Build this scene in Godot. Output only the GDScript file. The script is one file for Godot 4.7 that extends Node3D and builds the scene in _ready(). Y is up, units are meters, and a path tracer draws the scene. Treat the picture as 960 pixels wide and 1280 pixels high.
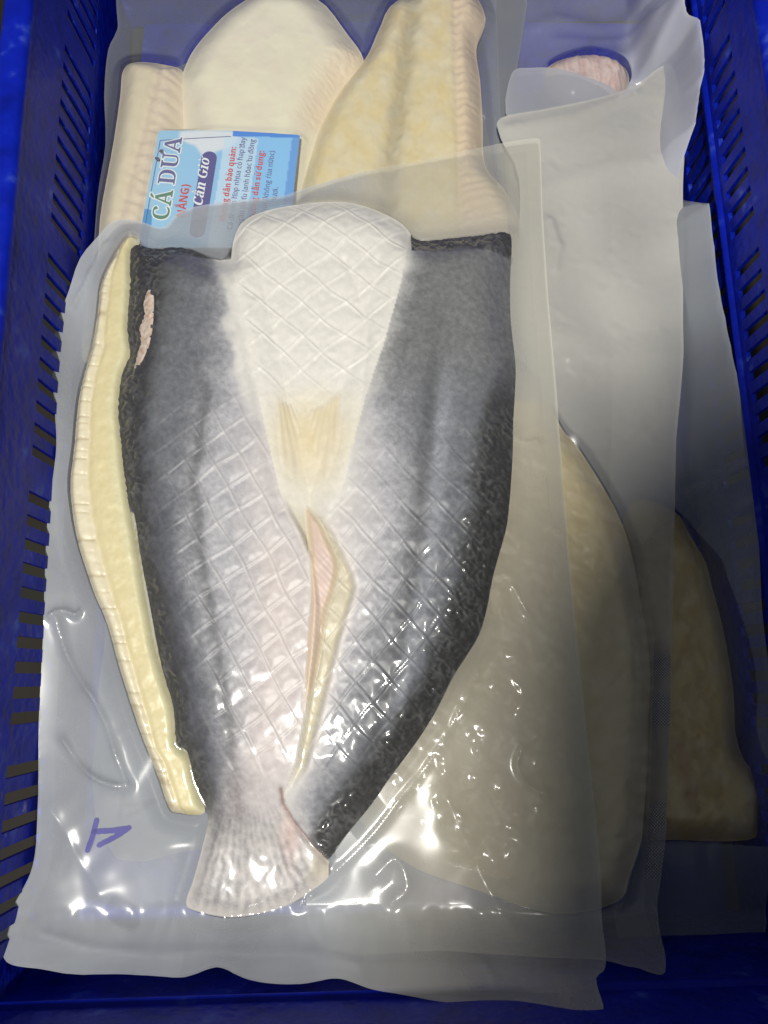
extends Node3D
# A blue plastic crate of vacuum packed fish seen from above. Plans are in millimetres (x to the right, z towards
# the viewer, heights above the top pack's middle); MM turns them into metres.
const MM := 0.001
var taken := {}
var noise_a := FastNoiseLite.new()
var noise_b := FastNoiseLite.new()
var noise_c := FastNoiseLite.new()
var noise_r := FastNoiseLite.new()
var noise_s := FastNoiseLite.new()

# ------------------------------------------------------------------ plans and fields
class Field:
	var x0 := 0.0
	var z0 := 0.0
	var st := 3.0
	var nx := 0
	var nz := 0
	var data := PackedFloat32Array()
	var bias := 0.0
	var box := Rect2()
	func make(loop: PackedVector2Array, step: float, pad: float) -> Field:
		st = step
		box = Rect2(loop[0], Vector2.ZERO)
		for p in loop: box = box.expand(p)
		x0 = box.position.x - pad
		z0 = box.position.y - pad
		nx = int(ceil((box.size.x + 2.0 * pad) / st)) + 1
		nz = int(ceil((box.size.y + 2.0 * pad) / st)) + 1
		data.resize(nx * nz)
		var n := loop.size()
		var ax := PackedFloat32Array()
		var az := PackedFloat32Array()
		var ex := PackedFloat32Array()
		var ez := PackedFloat32Array()
		var il := PackedFloat32Array()
		for i in n:
			var e := loop[(i + 1) % n] - loop[i]
			ax.append(loop[i].x)
			az.append(loop[i].y)
			ex.append(e.x)
			ez.append(e.y)
			il.append(1.0 / maxf(e.length_squared(), 1e-6))
		for j in nz:
			var z := z0 + j * st
			for i in nx:
				var x := x0 + i * st
				var best := 1e12
				var inside := false
				for k in n:
					var px := x - ax[k]
					var pz := z - az[k]
					var t := clampf((px * ex[k] + pz * ez[k]) * il[k], 0.0, 1.0)
					var dx := px - t * ex[k]
					var dz := pz - t * ez[k]
					best = minf(best, dx * dx + dz * dz)
					if (pz < 0.0) != (pz - ez[k] < 0.0) and px < ex[k] * pz / ez[k]:
						inside = not inside
				data[j * nx + i] = sqrt(best) * (1.0 if inside else -1.0)
		return self
	func at(x: float, z: float) -> float:
		var u := (x - x0) / st
		var v := (z - z0) / st
		if u < 0.0 or v < 0.0 or u >= nx - 1 or v >= nz - 1:
			return -30.0
		var i := int(u)
		var j := int(v)
		u -= i
		v -= j
		var k := j * nx + i
		return bias + lerpf(lerpf(data[k], data[k + 1], u), lerpf(data[k + nx], data[k + nx + 1], u), v)

func loop(a: Array, rounds := 4) -> PackedVector2Array:
	var p := PackedVector2Array()
	for i in a.size() / 2: p.append(Vector2(a[2 * i], a[2 * i + 1]))
	if rounds < 2: return p
	var o := PackedVector2Array()
	var n := p.size()
	for i in n:
		for k in rounds:
			o.append(p[i].cubic_interpolate(p[(i + 1) % n], p[(i + n - 1) % n], p[(i + 2) % n], float(k) / rounds))
	return o

func field(a: Array, step := 3.0, pad := 24.0, rounds := 4) -> Field:
	return Field.new().make(loop(a, rounds), step, pad)

func curve(a: Array, z: float) -> float:        # a list of z, x: the x of a line that runs down the fish
	var n := a.size() / 2
	if z <= a[0]: return a[1]
	for i in n - 1:
		if z < a[2 * i + 2]:
			var t: float = (z - a[2 * i]) / (a[2 * i + 2] - a[2 * i])
			return lerpf(a[2 * i + 1], a[2 * i + 3], t)
	return a[2 * n - 1]

func along(a: Array, x: float, z: float) -> float:   # the distance to an open line
	var best := 1e9
	var p := Vector2(x, z)
	for i in a.size() / 2 - 1:
		var q := Geometry2D.get_closest_point_to_segment(p, Vector2(a[2 * i], a[2 * i + 1]), Vector2(a[2 * i + 2], a[2 * i + 3]))
		best = minf(best, p.distance_to(q))
	return best

func bell(d: float, w: float) -> float: return exp(-(d / w) * (d / w))

# ------------------------------------------------------------------ meshes
func lin(r: float, g: float, b: float, a := 1.0) -> Color:
	var c := Color(r, g, b).srgb_to_linear()
	return Color(c.r, c.g, c.b, a)

# a sheet over the plan where inside(x, z) > 0, at height shape(x, z), coloured by tint(x, z)
func sheet(box: Rect2, st: float, inside: Callable, shape: Callable, tint: Callable, under := 0.0, has_under := false) -> ArrayMesh:
	var nx := int(ceil(box.size.x / st)) + 1
	var nz := int(ceil(box.size.y / st)) + 1
	var d := PackedFloat32Array()
	var h := PackedFloat32Array()
	d.resize(nx * nz)
	h.resize(nx * nz)
	for j in nz:
		for i in nx:
			var x := box.position.x + i * st
			var z := box.position.y + j * st
			var v: float = inside.call(x, z)
			d[j * nx + i] = v
			if v > -2.9 * st: h[j * nx + i] = shape.call(x, z)
	var vs := PackedVector3Array()
	var ns := PackedVector3Array()
	var cs := PackedColorArray()
	var uv := PackedVector2Array()
	var ids := PackedInt32Array()
	var of := PackedInt32Array()
	of.resize(nx * nz)
	of.fill(-1)
	var edge := {}
	for j in range(1, nz - 1):
		for i in range(1, nx - 1):
			var k := j * nx + i
			if d[k] <= -1.5 * st: continue
			var x := box.position.x + i * st
			var z := box.position.y + j * st
			of[k] = vs.size()
			vs.append(Vector3(x, h[k], z) * MM)
			ns.append(Vector3(h[k - 1] - h[k + 1], 2.0 * st, h[k - nx] - h[k + nx]).normalized())
			cs.append(tint.call(x, z))
			uv.append(Vector2(x, z) * 0.01)
	for j in range(1, nz - 2):
		for i in range(1, nx - 2):
			var c := [j * nx + i, j * nx + i + 1, (j + 1) * nx + i + 1, (j + 1) * nx + i]
			var m := int(d[c[0]] > 0) + int(d[c[1]] > 0) + int(d[c[2]] > 0) + int(d[c[3]] > 0)
			if m == 0: continue
			if m == 4:
				ids.append_array([of[c[0]], of[c[1]], of[c[2]], of[c[0]], of[c[2]], of[c[3]]])
				continue
			var ring := []
			for q in 4:
				var a: int = c[q]
				var b: int = c[(q + 1) % 4]
				if d[a] > 0: ring.append(of[a])
				if (d[a] > 0) != (d[b] > 0):
					var key := mini(a, b) * 2 + int(absi(a - b) > 1)
					if not edge.has(key):
						var t := d[a] / (d[a] - d[b])
						if of[a] < 0 or of[b] < 0:
							edge[key] = of[a] if of[a] >= 0 else of[b]
						else:
							edge[key] = vs.size()
							vs.append(vs[of[a]].lerp(vs[of[b]], t))
							ns.append(ns[of[a]].lerp(ns[of[b]], t).normalized())
							cs.append(cs[of[a]].lerp(cs[of[b]], t))
							uv.append(uv[of[a]].lerp(uv[of[b]], t))
					ring.append(edge[key])
			for q in range(1, ring.size() - 1):
				ids.append_array([ring[0], ring[q], ring[q + 1]])
	# drop what no face uses
	var used := PackedInt32Array()
	used.resize(vs.size())
	used.fill(-1)
	var v2 := PackedVector3Array()
	var n2 := PackedVector3Array()
	var c2 := PackedColorArray()
	var u2 := PackedVector2Array()
	for q in ids.size():
		var o := ids[q]
		if used[o] < 0:
			used[o] = v2.size()
			v2.append(vs[o])
			n2.append(ns[o])
			c2.append(cs[o])
			u2.append(uv[o])
		ids[q] = used[o]
	if has_under:                       # a solid piece: its rim goes down to the bed it lies on
		var seen := {}
		for q in range(0, ids.size(), 3):
			for e in 3:
				var a := ids[q + e]
				var b := ids[q + (e + 1) % 3]
				if seen.has(Vector2i(b, a)): seen.erase(Vector2i(b, a))
				else: seen[Vector2i(a, b)] = true
		for e in seen:
			var base := v2.size()
			for o in [e.x, e.y]:
				for low in 2:
					var p: Vector3 = v2[o]
					if low: p.y = under * MM
					v2.append(p)
					n2.append(Vector3(n2[o].x, 0.02, n2[o].z).normalized())
					c2.append(c2[o])
					u2.append(u2[o])
			ids.append_array([base, base + 1, base + 2, base + 2, base + 1, base + 3])
	var arr := []
	arr.resize(Mesh.ARRAY_MAX)
	arr[Mesh.ARRAY_VERTEX] = v2
	arr[Mesh.ARRAY_NORMAL] = n2
	arr[Mesh.ARRAY_COLOR] = c2
	arr[Mesh.ARRAY_TEX_UV] = u2
	arr[Mesh.ARRAY_INDEX] = ids
	var mesh := ArrayMesh.new()
	mesh.add_surface_from_arrays(Mesh.PRIMITIVE_TRIANGLES, arr, [], {}, 0)
	return mesh

func quad(st: SurfaceTool, a: Vector3, b: Vector3, c: Vector3, d: Vector3):   # clockwise seen from the front
	for p in [a, b, c, a, c, d]: st.add_vertex(p)

func box_into(st: SurfaceTool, at: Transform3D, s: Vector3):
	var p := func(x, y, z): return at * Vector3(x * s.x * .5, y * s.y * .5, z * s.z * .5)
	quad(st, p.call(-1, 1, -1), p.call(1, 1, -1), p.call(1, 1, 1), p.call(-1, 1, 1))
	quad(st, p.call(-1, -1, 1), p.call(1, -1, 1), p.call(1, -1, -1), p.call(-1, -1, -1))
	quad(st, p.call(-1, 1, 1), p.call(1, 1, 1), p.call(1, -1, 1), p.call(-1, -1, 1))
	quad(st, p.call(1, 1, -1), p.call(-1, 1, -1), p.call(-1, -1, -1), p.call(1, -1, -1))
	quad(st, p.call(1, 1, 1), p.call(1, 1, -1), p.call(1, -1, -1), p.call(1, -1, 1))
	quad(st, p.call(-1, 1, -1), p.call(-1, 1, 1), p.call(-1, -1, 1), p.call(-1, -1, -1))

# ------------------------------------------------------------------ things
func numbered(called: String) -> String:
	taken[called] = taken.get(called, 0) + 1
	return called if taken[called] == 1 else "%s_%03d" % [called, taken[called] - 1]

func thing(called: String, label: String, category: String, at: Vector3, group := "") -> Node3D:
	var o := Node3D.new()
	o.name = numbered(called)
	add_child(o, true)
	o.position = at * MM
	o.set_meta("label", label)
	o.set_meta("category", category)
	if group: o.set_meta("group", group)
	return o

# a part whose mesh is laid out in the place's own coordinates
func part(called: String, mesh: Mesh, m: Material, parent: Node3D, label := "") -> MeshInstance3D:
	var o := MeshInstance3D.new()
	o.name = called
	o.mesh = mesh
	o.material_override = m
	parent.add_child(o, true)
	var up := parent
	var off := Vector3.ZERO
	while up != self:
		off += up.position
		up = up.get_parent()
	o.position = -off
	if label: o.set_meta("label", label)
	return o

func solo(called: String, mesh: Mesh, m: Material, label: String, category: String, group := "") -> MeshInstance3D:
	var o := part(numbered(called), mesh, m, self, label)
	o.set_meta("category", category)
	if group: o.set_meta("group", group)
	return o

func mat(c: Color, rough: float, spec := 0.5) -> StandardMaterial3D:
	var m := StandardMaterial3D.new()
	m.albedo_color = c
	m.roughness = rough
	m.metallic_specular = spec
	return m

func painted(rough: float, spec := 0.5) -> StandardMaterial3D:
	var m := mat(Color.WHITE, rough, spec)
	m.vertex_color_use_as_albedo = true
	return m

func noise(s: int, period: float, octaves: int, kind := FastNoiseLite.FRACTAL_FBM) -> FastNoiseLite:
	var n := FastNoiseLite.new()
	n.noise_type = FastNoiseLite.TYPE_SIMPLEX_SMOOTH
	n.seed = s
	n.frequency = 1.0 / period
	n.fractal_type = kind
	n.fractal_octaves = octaves
	return n

var blank: ImageTexture
func film_material(rough: float, spec := 0.6) -> StandardMaterial3D:   # milky film: how milky is told by the vertex colour's alpha
	var m := painted(rough, spec)
	m.transparency = BaseMaterial3D.TRANSPARENCY_ALPHA
	m.cull_mode = BaseMaterial3D.CULL_DISABLED
	m.albedo_texture = blank
	return m

func clear_material(alpha: float, rough: float) -> StandardMaterial3D: # film that clings to what it holds
	var m := mat(Color(0.9, 0.9, 0.88, alpha), rough)
	m.transparency = BaseMaterial3D.TRANSPARENCY_ALPHA
	m.cull_mode = BaseMaterial3D.CULL_DISABLED
	return m

func smax(a: float, b: float, k: float) -> float:
	var h := maxf(k - absf(a - b), 0.0) / k
	return maxf(a, b) + h * h * k * 0.25
func bend(a: Array) -> Array:                     # an open line with rounded bends
	var o := []
	var n := a.size() / 2
	for i in n - 1:
		var p := Vector2(a[2 * i], a[2 * i + 1])
		var q := Vector2(a[2 * i + 2], a[2 * i + 3])
		var before := p if i == 0 else Vector2(a[2 * i - 2], a[2 * i - 1])
		var after := q if i == n - 2 else Vector2(a[2 * i + 4], a[2 * i + 5])
		for k in 4:
			var v := p.cubic_interpolate(q, before, after, k * 0.25)
			o.append_array([v.x, v.y])
	o.append_array([a[2 * n - 2], a[2 * n - 1]])
	return o
# rounded body profile and the looser profile of the film over it, by the distance d inside the outline
func body_of(d: float, w: float) -> float: return 0.16 + 0.84 * pow(sin(PI * 0.5 * clampf(d / w, 0.0, 1.0)), 1.15)
func film_of(d: float, w: float) -> float: return pow(sin(PI * 0.5 * clampf((d + 12.0) / (w + 12.0), 0.0, 1.0)), 1.6)

# ------------------------------------------------------------------ the fish in the top pack
var fish: Field
var strip: Field
var fish_under := -15.0
var BL := [-272, -94.6, -247.6, -92.6, -195.2, -80.4, -160, -72.6, -130.7, -65.5, -102.2, -58.3, -79.1, -45.9, -65.4, -40.2, -38.7, -36.2, -21.3, -36.7, 12.7, -40.4, 41.5, -44.9, 61.5, -53.6]
var BR := [-272, 16.8, -231.6, 10.2, -195.2, 1, -160, -10.3, -130.7, -17.5, -102.2, -25.5, -85.9, -34.3, -65.4, -37.6, -38.7, -35.3, -21.3, -35.9, 12.7, -39.5, 41.5, -44, 61.5, -52.4, 73.3, -46.6, 83.5, -38.1, 93.5, -28.8]
var L1 := [-263.8, -137.5, -210.6, -135.2, -174.9, -142.4, -130.7, -143.1, -65.4, -133.3, -21.3, -119, 21, -107.9, 61.5, -93.9]
var L2 := [-263.8, -100.7, -210.6, -97.8, -160, -100.6, -111.6, -109.8, -65.4, -103.7, -21.3, -92.7, 21, -83.5, 61.5, -78.8]
var L3 := [-263.8, -94.8, -210.6, -85.3, -160, -75.8, -111.6, -80, -65.4, -72.4, -21.3, -66.5, 21, -65.9, 61.5, -62]
var LL := [-210.6, -118.9, -160, -102, -111.6, -107, -65.4, -100.2, -21.3, -90.1, 12.7, -83.8, 45.5, -77.8, 77.2, -74.8]
var R3 := [-269.2, 24.6, -242.2, 18.5, -215.8, 10.1, -174.9, -2.4, -150.1, -13, -111.6, -11, -74.5, -8.1, -38.7, -15, -4.1, -26.9, 29.3, -37.5, 61.5, -45.3, 73.3, -45, 84.2, -36.4, 93.5, -27.2]
var R2 := [-269.2, 28.6, -231.6, 21.3, -205.4, 14.3, -174.9, 4.7, -140.3, 9.3, -92.9, 18.1, -56.4, 8.9, -21.3, -5.2, 12.7, -18.1, 45.5, -29.6, 65.5, -40.1, 75.3, -42.4, 85, -34.8, 93.5, -26.4]
var R1 := [-263.8, 79.6, -210.6, 79.1, -174.9, 72.6, -150.1, 62.9, -121.1, 57, -83.6, 51.4, -47.5, 43.4, -21.3, 33.2, 4.3, 21.6, 29.3, 4.3, 53.6, -12.6, 69.4, -28.4, 79.2, -33.2, 86.9, -31.4, 93.5, -24.7]
var RL := [-190.1, 29.9, -150.1, 26.1, -111.6, 22, -74.5, 18.9, -47.5, 14.2, -21.3, 7.4, 4.3, 2.6, 29.3, -4.3, 53.6, -16.8]
var groove := [-46.5, -106.9, -39.5, -74.5, -33.6, -45.3, -35.4, -21.3, -39.1, 12.7, -44.5, 41.5, -53.8, 55.5, -54.4, 65.5]
var tail_crease := [-53.8, 55.5, -52.7, 63.5, -46.6, 73.3, -38.1, 83.5, -29.7, 92.7]
var fold_r := [-36.3, -92.9, -27, -80, -17.9, -65.4, -12, -50.6, -18.5, -36.5, -23.2, -22.6, -29, 1.4, -34.2, 22.3, -40.6, 45.5]
var crease_l := [-94.8, -263.8, -86.5, -215.8, -79.8, -190.1, -71.3, -150.1, -64.2, -116.3, -58, -92.9]
var crease_r := [-23.4, -247.6, -15.5, -228.9, -9.5, -200.3, -11.3, -174.9, -14, -150.1, -20.2, -116.3, -28.1, -92.9]

var FR := [-99.9, -37.3, -90.6, -34.4, -79.1, -27.9, -66.3, -21.5, -57.3, -17.4, -49.7, -15.5, -42.2, -17.2, -32.1, -20.2, -21.3, -23.6, 1.4, -29, 22.3, -34.2, 45.5, -40.1, 61.5, -50.3]
func fold_floor(x: float, z: float) -> float:      # the recessed fold between the two halves
	var a := curve(BL, z)
	var b := curve(FR, z)
	return smoothstep(a - 0.8, a + 2.2, x) * (1.0 - smoothstep(b - 3.5, b + 1.0, x)) * smoothstep(-106.9, -74.5, z) * (1.0 - smoothstep(37.4, 61.5, z))

func hatch(x: float, z: float, turn: float, gap: float, shift: float) -> float:   # distance in mm to the closest line of a family
	var wob := noise_b.get_noise_2d(x * 0.3, z * 0.3) * 0.17
	var u := (x * cos(turn) + z * sin(turn)) / gap + shift + wob
	return gap * (u - floor(u) - 0.5)

func step_up(a: float) -> float:                  # a facet that rises to its far edge and drops off there
	return smoothstep(-7.0, -0.5, a) * 0.55 + 0.45 * clampf((a + 7.0) / 7.0, 0.0, 1.0) if a < 0.0 else (1.0 - smoothstep(0.0, 1.3, a))

func ridges(x: float, z: float) -> Vector2:      # (raised threads, pillows between them)
	var l := clampf((curve(BL, z) - x) / 8.0 + 0.5, 0.0, 1.0)
	var r := clampf((x - curve(BR, z)) / 8.0 + 0.5, 0.0, 1.0)
	var a: float
	var b: float
	var much: float
	if l > 0.5:
		a = hatch(x, z, deg_to_rad(54), 14.0, 0.2)
		b = hatch(x, z, deg_to_rad(-30), 14.0, 0.1)
		much = lerpf(0.45, 0.95, clampf((x - curve(L2, z)) / 22.0 + 0.5, 0.0, 1.0)) * clampf((z + 190.0) / 60.0, 0.15, 1.0)
		much *= absf(l - 0.5) * 2.0
	elif r > 0.5:
		a = hatch(x, z, deg_to_rad(38), 13.5, 0.3)
		b = hatch(x, z, deg_to_rad(-42), 14.0, 0.35)
		much = clampf((z + 160.0) / 90.0, 0.08, 1.0) * absf(r - 0.5) * 2.0
	else:
		a = hatch(x, z, deg_to_rad(50), 16.5, 0.6)
		b = hatch(x, z, deg_to_rad(-50), 16.5, 0.15)
		much = (1.0 - 2.0 * maxf(l, r)) * clampf((-154 - z) / 30.0, 0.0, 1.0)
	much *= clampf((57.5 - z) / 30.0, 0.0, 1.0)
	var patchy := 0.75 + 0.5 * noise_a.get_noise_2d(x * 1.7 + 90.0, z * 1.7)
	return Vector2(maxf(bell(a, 0.62), bell(b, 0.62)) * patchy, 0.45 * (step_up(a) + step_up(b)) + 0.9 * smoothstep(0.0, 5.5, minf(absf(a), absf(b)))) * much

func worms(x: float, z: float) -> float:          # crumpled slime under the film along the black edges
	return 1.0 - absf(noise_r.get_noise_2d(x, z)) * 2.6

func black_share(x: float, z: float) -> float:
	var d := fish.at(x, z)
	var w := noise_a.get_noise_2d(x * 1.5, z * 1.5) * 6.0
	var k := 0.0
	if x < curve(BL, z): k = clampf((curve(L1, z) - x + w + 4.0) / 9.0 + 0.5, 0.0, 1.0)
	elif x > curve(BR, z):
		k = clampf((x - curve(R1, z) + w + 4.0) / 11.0 + 0.5, 0.0, 1.0) * clampf((z + 190.0) / 40.0, 0.0, 1.0)
	if z < -254 and (x < -94.8 or x > 16.7):
		k = maxf(k, clampf((-255.1 - z + w * 0.8) / 6.0 + 0.5, 0.0, 1.0))
	return k * (clampf((71.4 - z) / 14.0, 0.0, 1.0) if x < 0.5 * (curve(BL, z) + curve(BR, z)) else 1.0)

func fish_height(x: float, z: float, detail: float) -> float:
	var d := fish.at(x, z)
	var tail := smoothstep(0.0, 1.0, (z - 35.4) / 55.0)
	var thick := lerpf(17.0, 5.5, tail)
	var belly := clampf(minf(x - curve(BL, z), curve(BR, z) - x) / 16.0, 0.0, 1.0)
	thick -= 4.5 * belly * (1.0 - tail)
	var h := thick * body_of(d, lerpf(27.0, 9.0, tail))
	h -= (3.6 if detail == 1.0 else 2.6 if detail == 0.3 else 1.0) * fold_floor(x, z)
	h -= 1.4 * bell(along(tail_crease, x, z), 1.6)
	h -= 1.3 * bell(along(crease_l, x, z), 3.5) + 0.9 * bell(along(crease_r, x, z), 2.6)
	h += 0.7 * noise_a.get_noise_2d(x, z) * minf(1.0, maxf(d, 0.0) / 8.0)
	var r := ridges(x, z) * minf(1.0, maxf(d, 0.0) / 5.0)
	h += 0.6 * r.x * minf(detail, 1.0) + 0.85 * detail * r.y
	var bk := black_share(x, z)
	if bk > 0.01: h += bk * 0.7 * worms(x, z) * detail
	h -= 0.35 * bell(x - curve(LL, z), 2.4) * clampf((z + 210.0) / 40.0, 0.0, 1.0) * (1.0 - tail) * float(x < curve(BL, z))
	h -= 0.45 * bell(x - curve(RL, z), 5.0) * clampf((z + 190.0) / 40.0, 0.0, 1.0) * (1.0 - tail) * float(x > curve(BR, z))
	if tail > 0.0 and x < curve(BR, z):
		var ang := atan2(x - -74.4, z - 33.3)
		h += tail * 0.09 * (0.6 + noise_b.get_noise_2d(x, z)) * sin(ang * 85.0 + 2.0 * noise_a.get_noise_2d(x * 2.0, z * 2.0)) * detail
	return h

func fish_colour(x: float, z: float) -> Color:
	var n1 := noise_a.get_noise_2d(x * 1.3 + 500.0, z * 1.3)
	var n2 := noise_c.get_noise_2d(x, z)
	var bl := curve(BL, z)
	var br := curve(BR, z)
	var white := Color(0.87, 0.86, 0.835)
	var silver := Color(0.675, 0.672, 0.695)
	var slate := Color(0.395, 0.405, 0.435)
	var dark := Color(0.275, 0.28, 0.29)
	var c: Color
	var w := n1 * 7.0
	if x < bl:
		var k2 := clampf((x - curve(L2, z) + w) / 26.0 + 0.5, 0.0, 1.0)
		var k3 := clampf((x - curve(L3, z) + w) / 18.0 + 0.5, 0.0, 1.0)
		c = dark.lerp(slate, clampf((x - curve(L1, z) + w) / 18.0, 0.0, 1.0)).lerp(silver, k2)
		c = c.lerp(Color(0.775, 0.755, 0.758), k3)
		c = c.lerp(white, 0.9 * smoothstep(-15.0, -3.0, x - bl + w * 0.7) * clampf((-130.7 - z) / 40.0, 0.0, 1.0))
		c = c.darkened(0.22 * bell(x - curve(LL, z) + n1 * 1.5, 3.0) * clampf((z + 190.0) / 40.0, 0.0, 1.0))
	elif x > br:
		var top := clampf((-150.1 - z) / 40.0, 0.0, 1.0)
		var k3 := clampf((x - curve(R3, z) + w * 0.6) / lerpf(22.0, 17.0, top) + 0.5, 0.0, 1.0)
		var k2 := clampf((x - curve(R2, z) + w) / 34.0 + 0.5, 0.0, 1.0)
		c = white.lerp(Color(0.785, 0.768, 0.768), (1.0 - top) * smoothstep(0.0, 12.0, x - br)).lerp(silver.lerp(slate, k2), k3).lerp(Color(0.43, 0.435, 0.445), top * k3)
		c = c.lerp(Color(0.70, 0.715, 0.76), 0.45 * (1.0 - top) * k3 * bell(x - curve(RL, z) - 7.0, 7.0))
		c = c.darkened(0.26 * bell(x - curve(RL, z) + n1 * 2.0, 5.0) * (1.0 - 0.6 * top) * clampf((z + 230.0) / 50.0, 0.0, 1.0))
		c = c.lerp(dark, 0.7 * clampf((x - curve(R1, z) + w + 10.0) / 24.0, 0.0, 1.0))
	else:
		c = white
		c = c.lerp(Color(0.86, 0.79, 0.62), 0.75 * smoothstep(0.0, 1.0, clampf((z - -174.9 + w * 0.8) / 40.0, 0.0, 1.0)) * clampf((-92.9 - z) / 40.0, 0.0, 1.0) * bell(x - 0.5 * (bl + br), 22.0))
	# the fold beside the vent fin and the pale lips on either side
	c = c.lerp(Color(0.79, 0.755, 0.655), 0.9 * fold_floor(x, z))
	var lips := clampf((z - -111.6) / 30.0, 0.0, 1.0) * clampf((61.5 - z) / 30.0, 0.0, 1.0)
	c = c.lerp(Color(0.86, 0.83, 0.80), 0.8 * lips * maxf(bell(x - bl + 1.6, 1.3), bell(x - curve(FR, z) - 1.5, 1.5)))
	c = c.lerp(Color(0.83, 0.76, 0.73), 0.35 * bell(x - bl + 20.0, 16.0) * clampf((z - -83.6) / 30.0, 0.0, 1.0) * float(x < bl))
	c = c.lerp(Color(0.42, 0.30, 0.28), 0.7 * bell(along_near(tail_crease, x, z, 4.0), 1.0))
	var bk := black_share(x, z)
	if bk > 0.01:
		var ww := worms(x, z)
		c = c.lerp(Color(0.19, 0.19, 0.19).lerp(Color(0.52, 0.52, 0.53), clampf(pow(maxf(ww, 0.0), 2.0), 0.0, 1.0) * 0.5 * clampf(0.6 + 1.8 * n1, 0.05, 1.0)), bk)
	# torn flesh at the upper edge
	var tail := smoothstep(0.0, 1.0, (z - 55.5) / 32.0 + 0.15 * noise_a.get_noise_2d(x * 2.0, z)) * (1.0 - smoothstep(-0.6, 0.6, x - br))
	if tail > 0.0:
		var ang := atan2(x - -74.4, z - 33.3)
		var ray := 0.5 + 0.5 * sin(ang * 95.0 + 2.0 * noise_a.get_noise_2d(x * 2.0, z * 2.0))
		var tc := Color(0.58, 0.57, 0.575).lerp(Color(0.76, 0.74, 0.73), clampf(ray * 0.45 + n1 * 0.7 + 0.2 + noise_c.get_noise_2d(x * 1.6, z * 0.5) * 0.18, 0.0, 1.0))
		tc = tc.lerp(Color(0.42, 0.42, 0.435), clampf((-81 - x + w) / 22.0, 0.0, 1.0) * clampf((100.4 - z) / 30.0, 0.0, 1.0))
		tc = tc.lerp(Color(0.80, 0.76, 0.69), clampf((x - -42) / 10.0, 0.0, 1.0))
		tc = tc.lerp(Color(0.84, 0.82, 0.80), 0.8 * clampf(1.0 - fish.at(x, z) / 6.0, 0.0, 1.0))
		tc = tc.lerp(Color(0.76, 0.60, 0.57), 0.6 * bell(x - -48.7, 5.0) * clampf((104.2 - z) / 30.0, 0.0, 1.0))
		c = c.lerp(tc, tail)
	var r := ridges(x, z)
	c = c.lerp(Color(0.93, 0.92, 0.89), (0.6 if bl < x and x < br else lerpf(0.10, 0.32, smoothstep(0.45, 0.72, c.g))) * clampf(r.x, 0.0, 1.0))  # threads painted paler: relief contrast that frontal light does not give
	# fine silver flecks and smudges of pigment
	var fleck := noise_c.get_noise_2d(x * 3.1, z * 3.1)
	var grey := 1.0 - smoothstep(0.55, 0.8, c.g)
	var k := 1.0 + lerpf(0.03, 0.15, grey) * n2 + lerpf(0.02, 0.10, grey) * fleck
	return lin(clampf(c.r * k, 0.02, 0.95), clampf(c.g * k, 0.02, 0.95), clampf(c.b * k, 0.02, 0.95))

# ------------------------------------------------------------------ the packs' film
func film_noise(x: float, z: float) -> float:
	return noise_s.get_noise_2d(x + 70.0, z) * 1.8

func milk(alpha: float, edge_d: float, x: float, z: float, tone: Color) -> Color:
	var a := alpha * (1.0 + 0.16 * noise_s.get_noise_2d(x * 0.8 + 40.0, z * 0.8 - 900.0) + 0.03 * noise_c.get_noise_2d(x * 0.6, z * 0.6))
	a += 0.10 * bell(edge_d, 1.0)
	var t := tone.srgb_to_linear()
	return Color(t.r, t.g, t.b, clampf(a, 0.0, 0.95))

func _ready():
	# ---------------------------------------------------------------- camera, air, lamp
	var cam := Camera3D.new()
	cam.name = "camera"
	cam.fov = 67.26
	cam.position = Vector3(0, 0.42, 0)
	cam.rotation_degrees = Vector3(-77.7, 0, 0)
	cam.near = 0.02
	cam.far = 20.0
	add_child(cam)
	var world := WorldEnvironment.new()
	world.name = "environment"
	var env := Environment.new()
	env.background_mode = Environment.BG_COLOR
	env.background_color = Color(0.50, 0.52, 0.545)
	env.background_energy_multiplier = 0.42
	env.tonemap_mode = Environment.TONE_MAPPER_LINEAR
	env.tonemap_exposure = 1.24
	env.sdfgi_enabled = true
	env.ssao_enabled = true
	env.ssil_enabled = true
	world.environment = env
	add_child(world)
	var lamp_at := Vector3(-100, 1350, 250)
	var lamp := OmniLight3D.new()
	lamp.name = "lamp_light"
	lamp.position = lamp_at * MM
	lamp.light_color = Color(1.0, 0.985, 0.95)
	lamp.light_energy = 1.85
	lamp.light_size = 0.034
	lamp.omni_range = 6.0
	lamp.omni_attenuation = 2.0
	lamp.shadow_enabled = true
	add_child(lamp)

	noise_a = noise(3, 26.0, 3)
	noise_b = noise(8, 20.0, 2)
	noise_c = noise(12, 4.5, 3)
	noise_r = noise(21, 8.5, 2)
	noise_s = noise(33, 60.0, 1)
	var white := Image.create(4, 4, false, Image.FORMAT_RGB8)
	white.fill(Color.WHITE)
	blank = ImageTexture.create_from_image(white)

	build_ground()
	build_crate()
	build_lamp(lamp_at)
	build_top_pack()
	build_label_pack()
	build_grey_pack()
	build_side_pack()
	build_far_pack()
	build_bottom_pack()

# ------------------------------------------------------------------ the setting
func build_ground():
	var m := painted(0.8)
	var me := sheet(Rect2(-1500, -1500, 3000, 3000), 30.0, func(_x, _z): return 100.0, func(x, z): return -88.0 + 0.6 * noise_c.get_noise_2d(x, z),
		func(x, z):
			var n := noise_a.get_noise_2d(x * 0.3, z * 0.3)
			return lin(0.115 + 0.05 * n, 0.10 + 0.05 * n, 0.065 + 0.04 * n))
	var o := part("ground", me, m, self)
	o.set_meta("kind", "structure")

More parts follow.
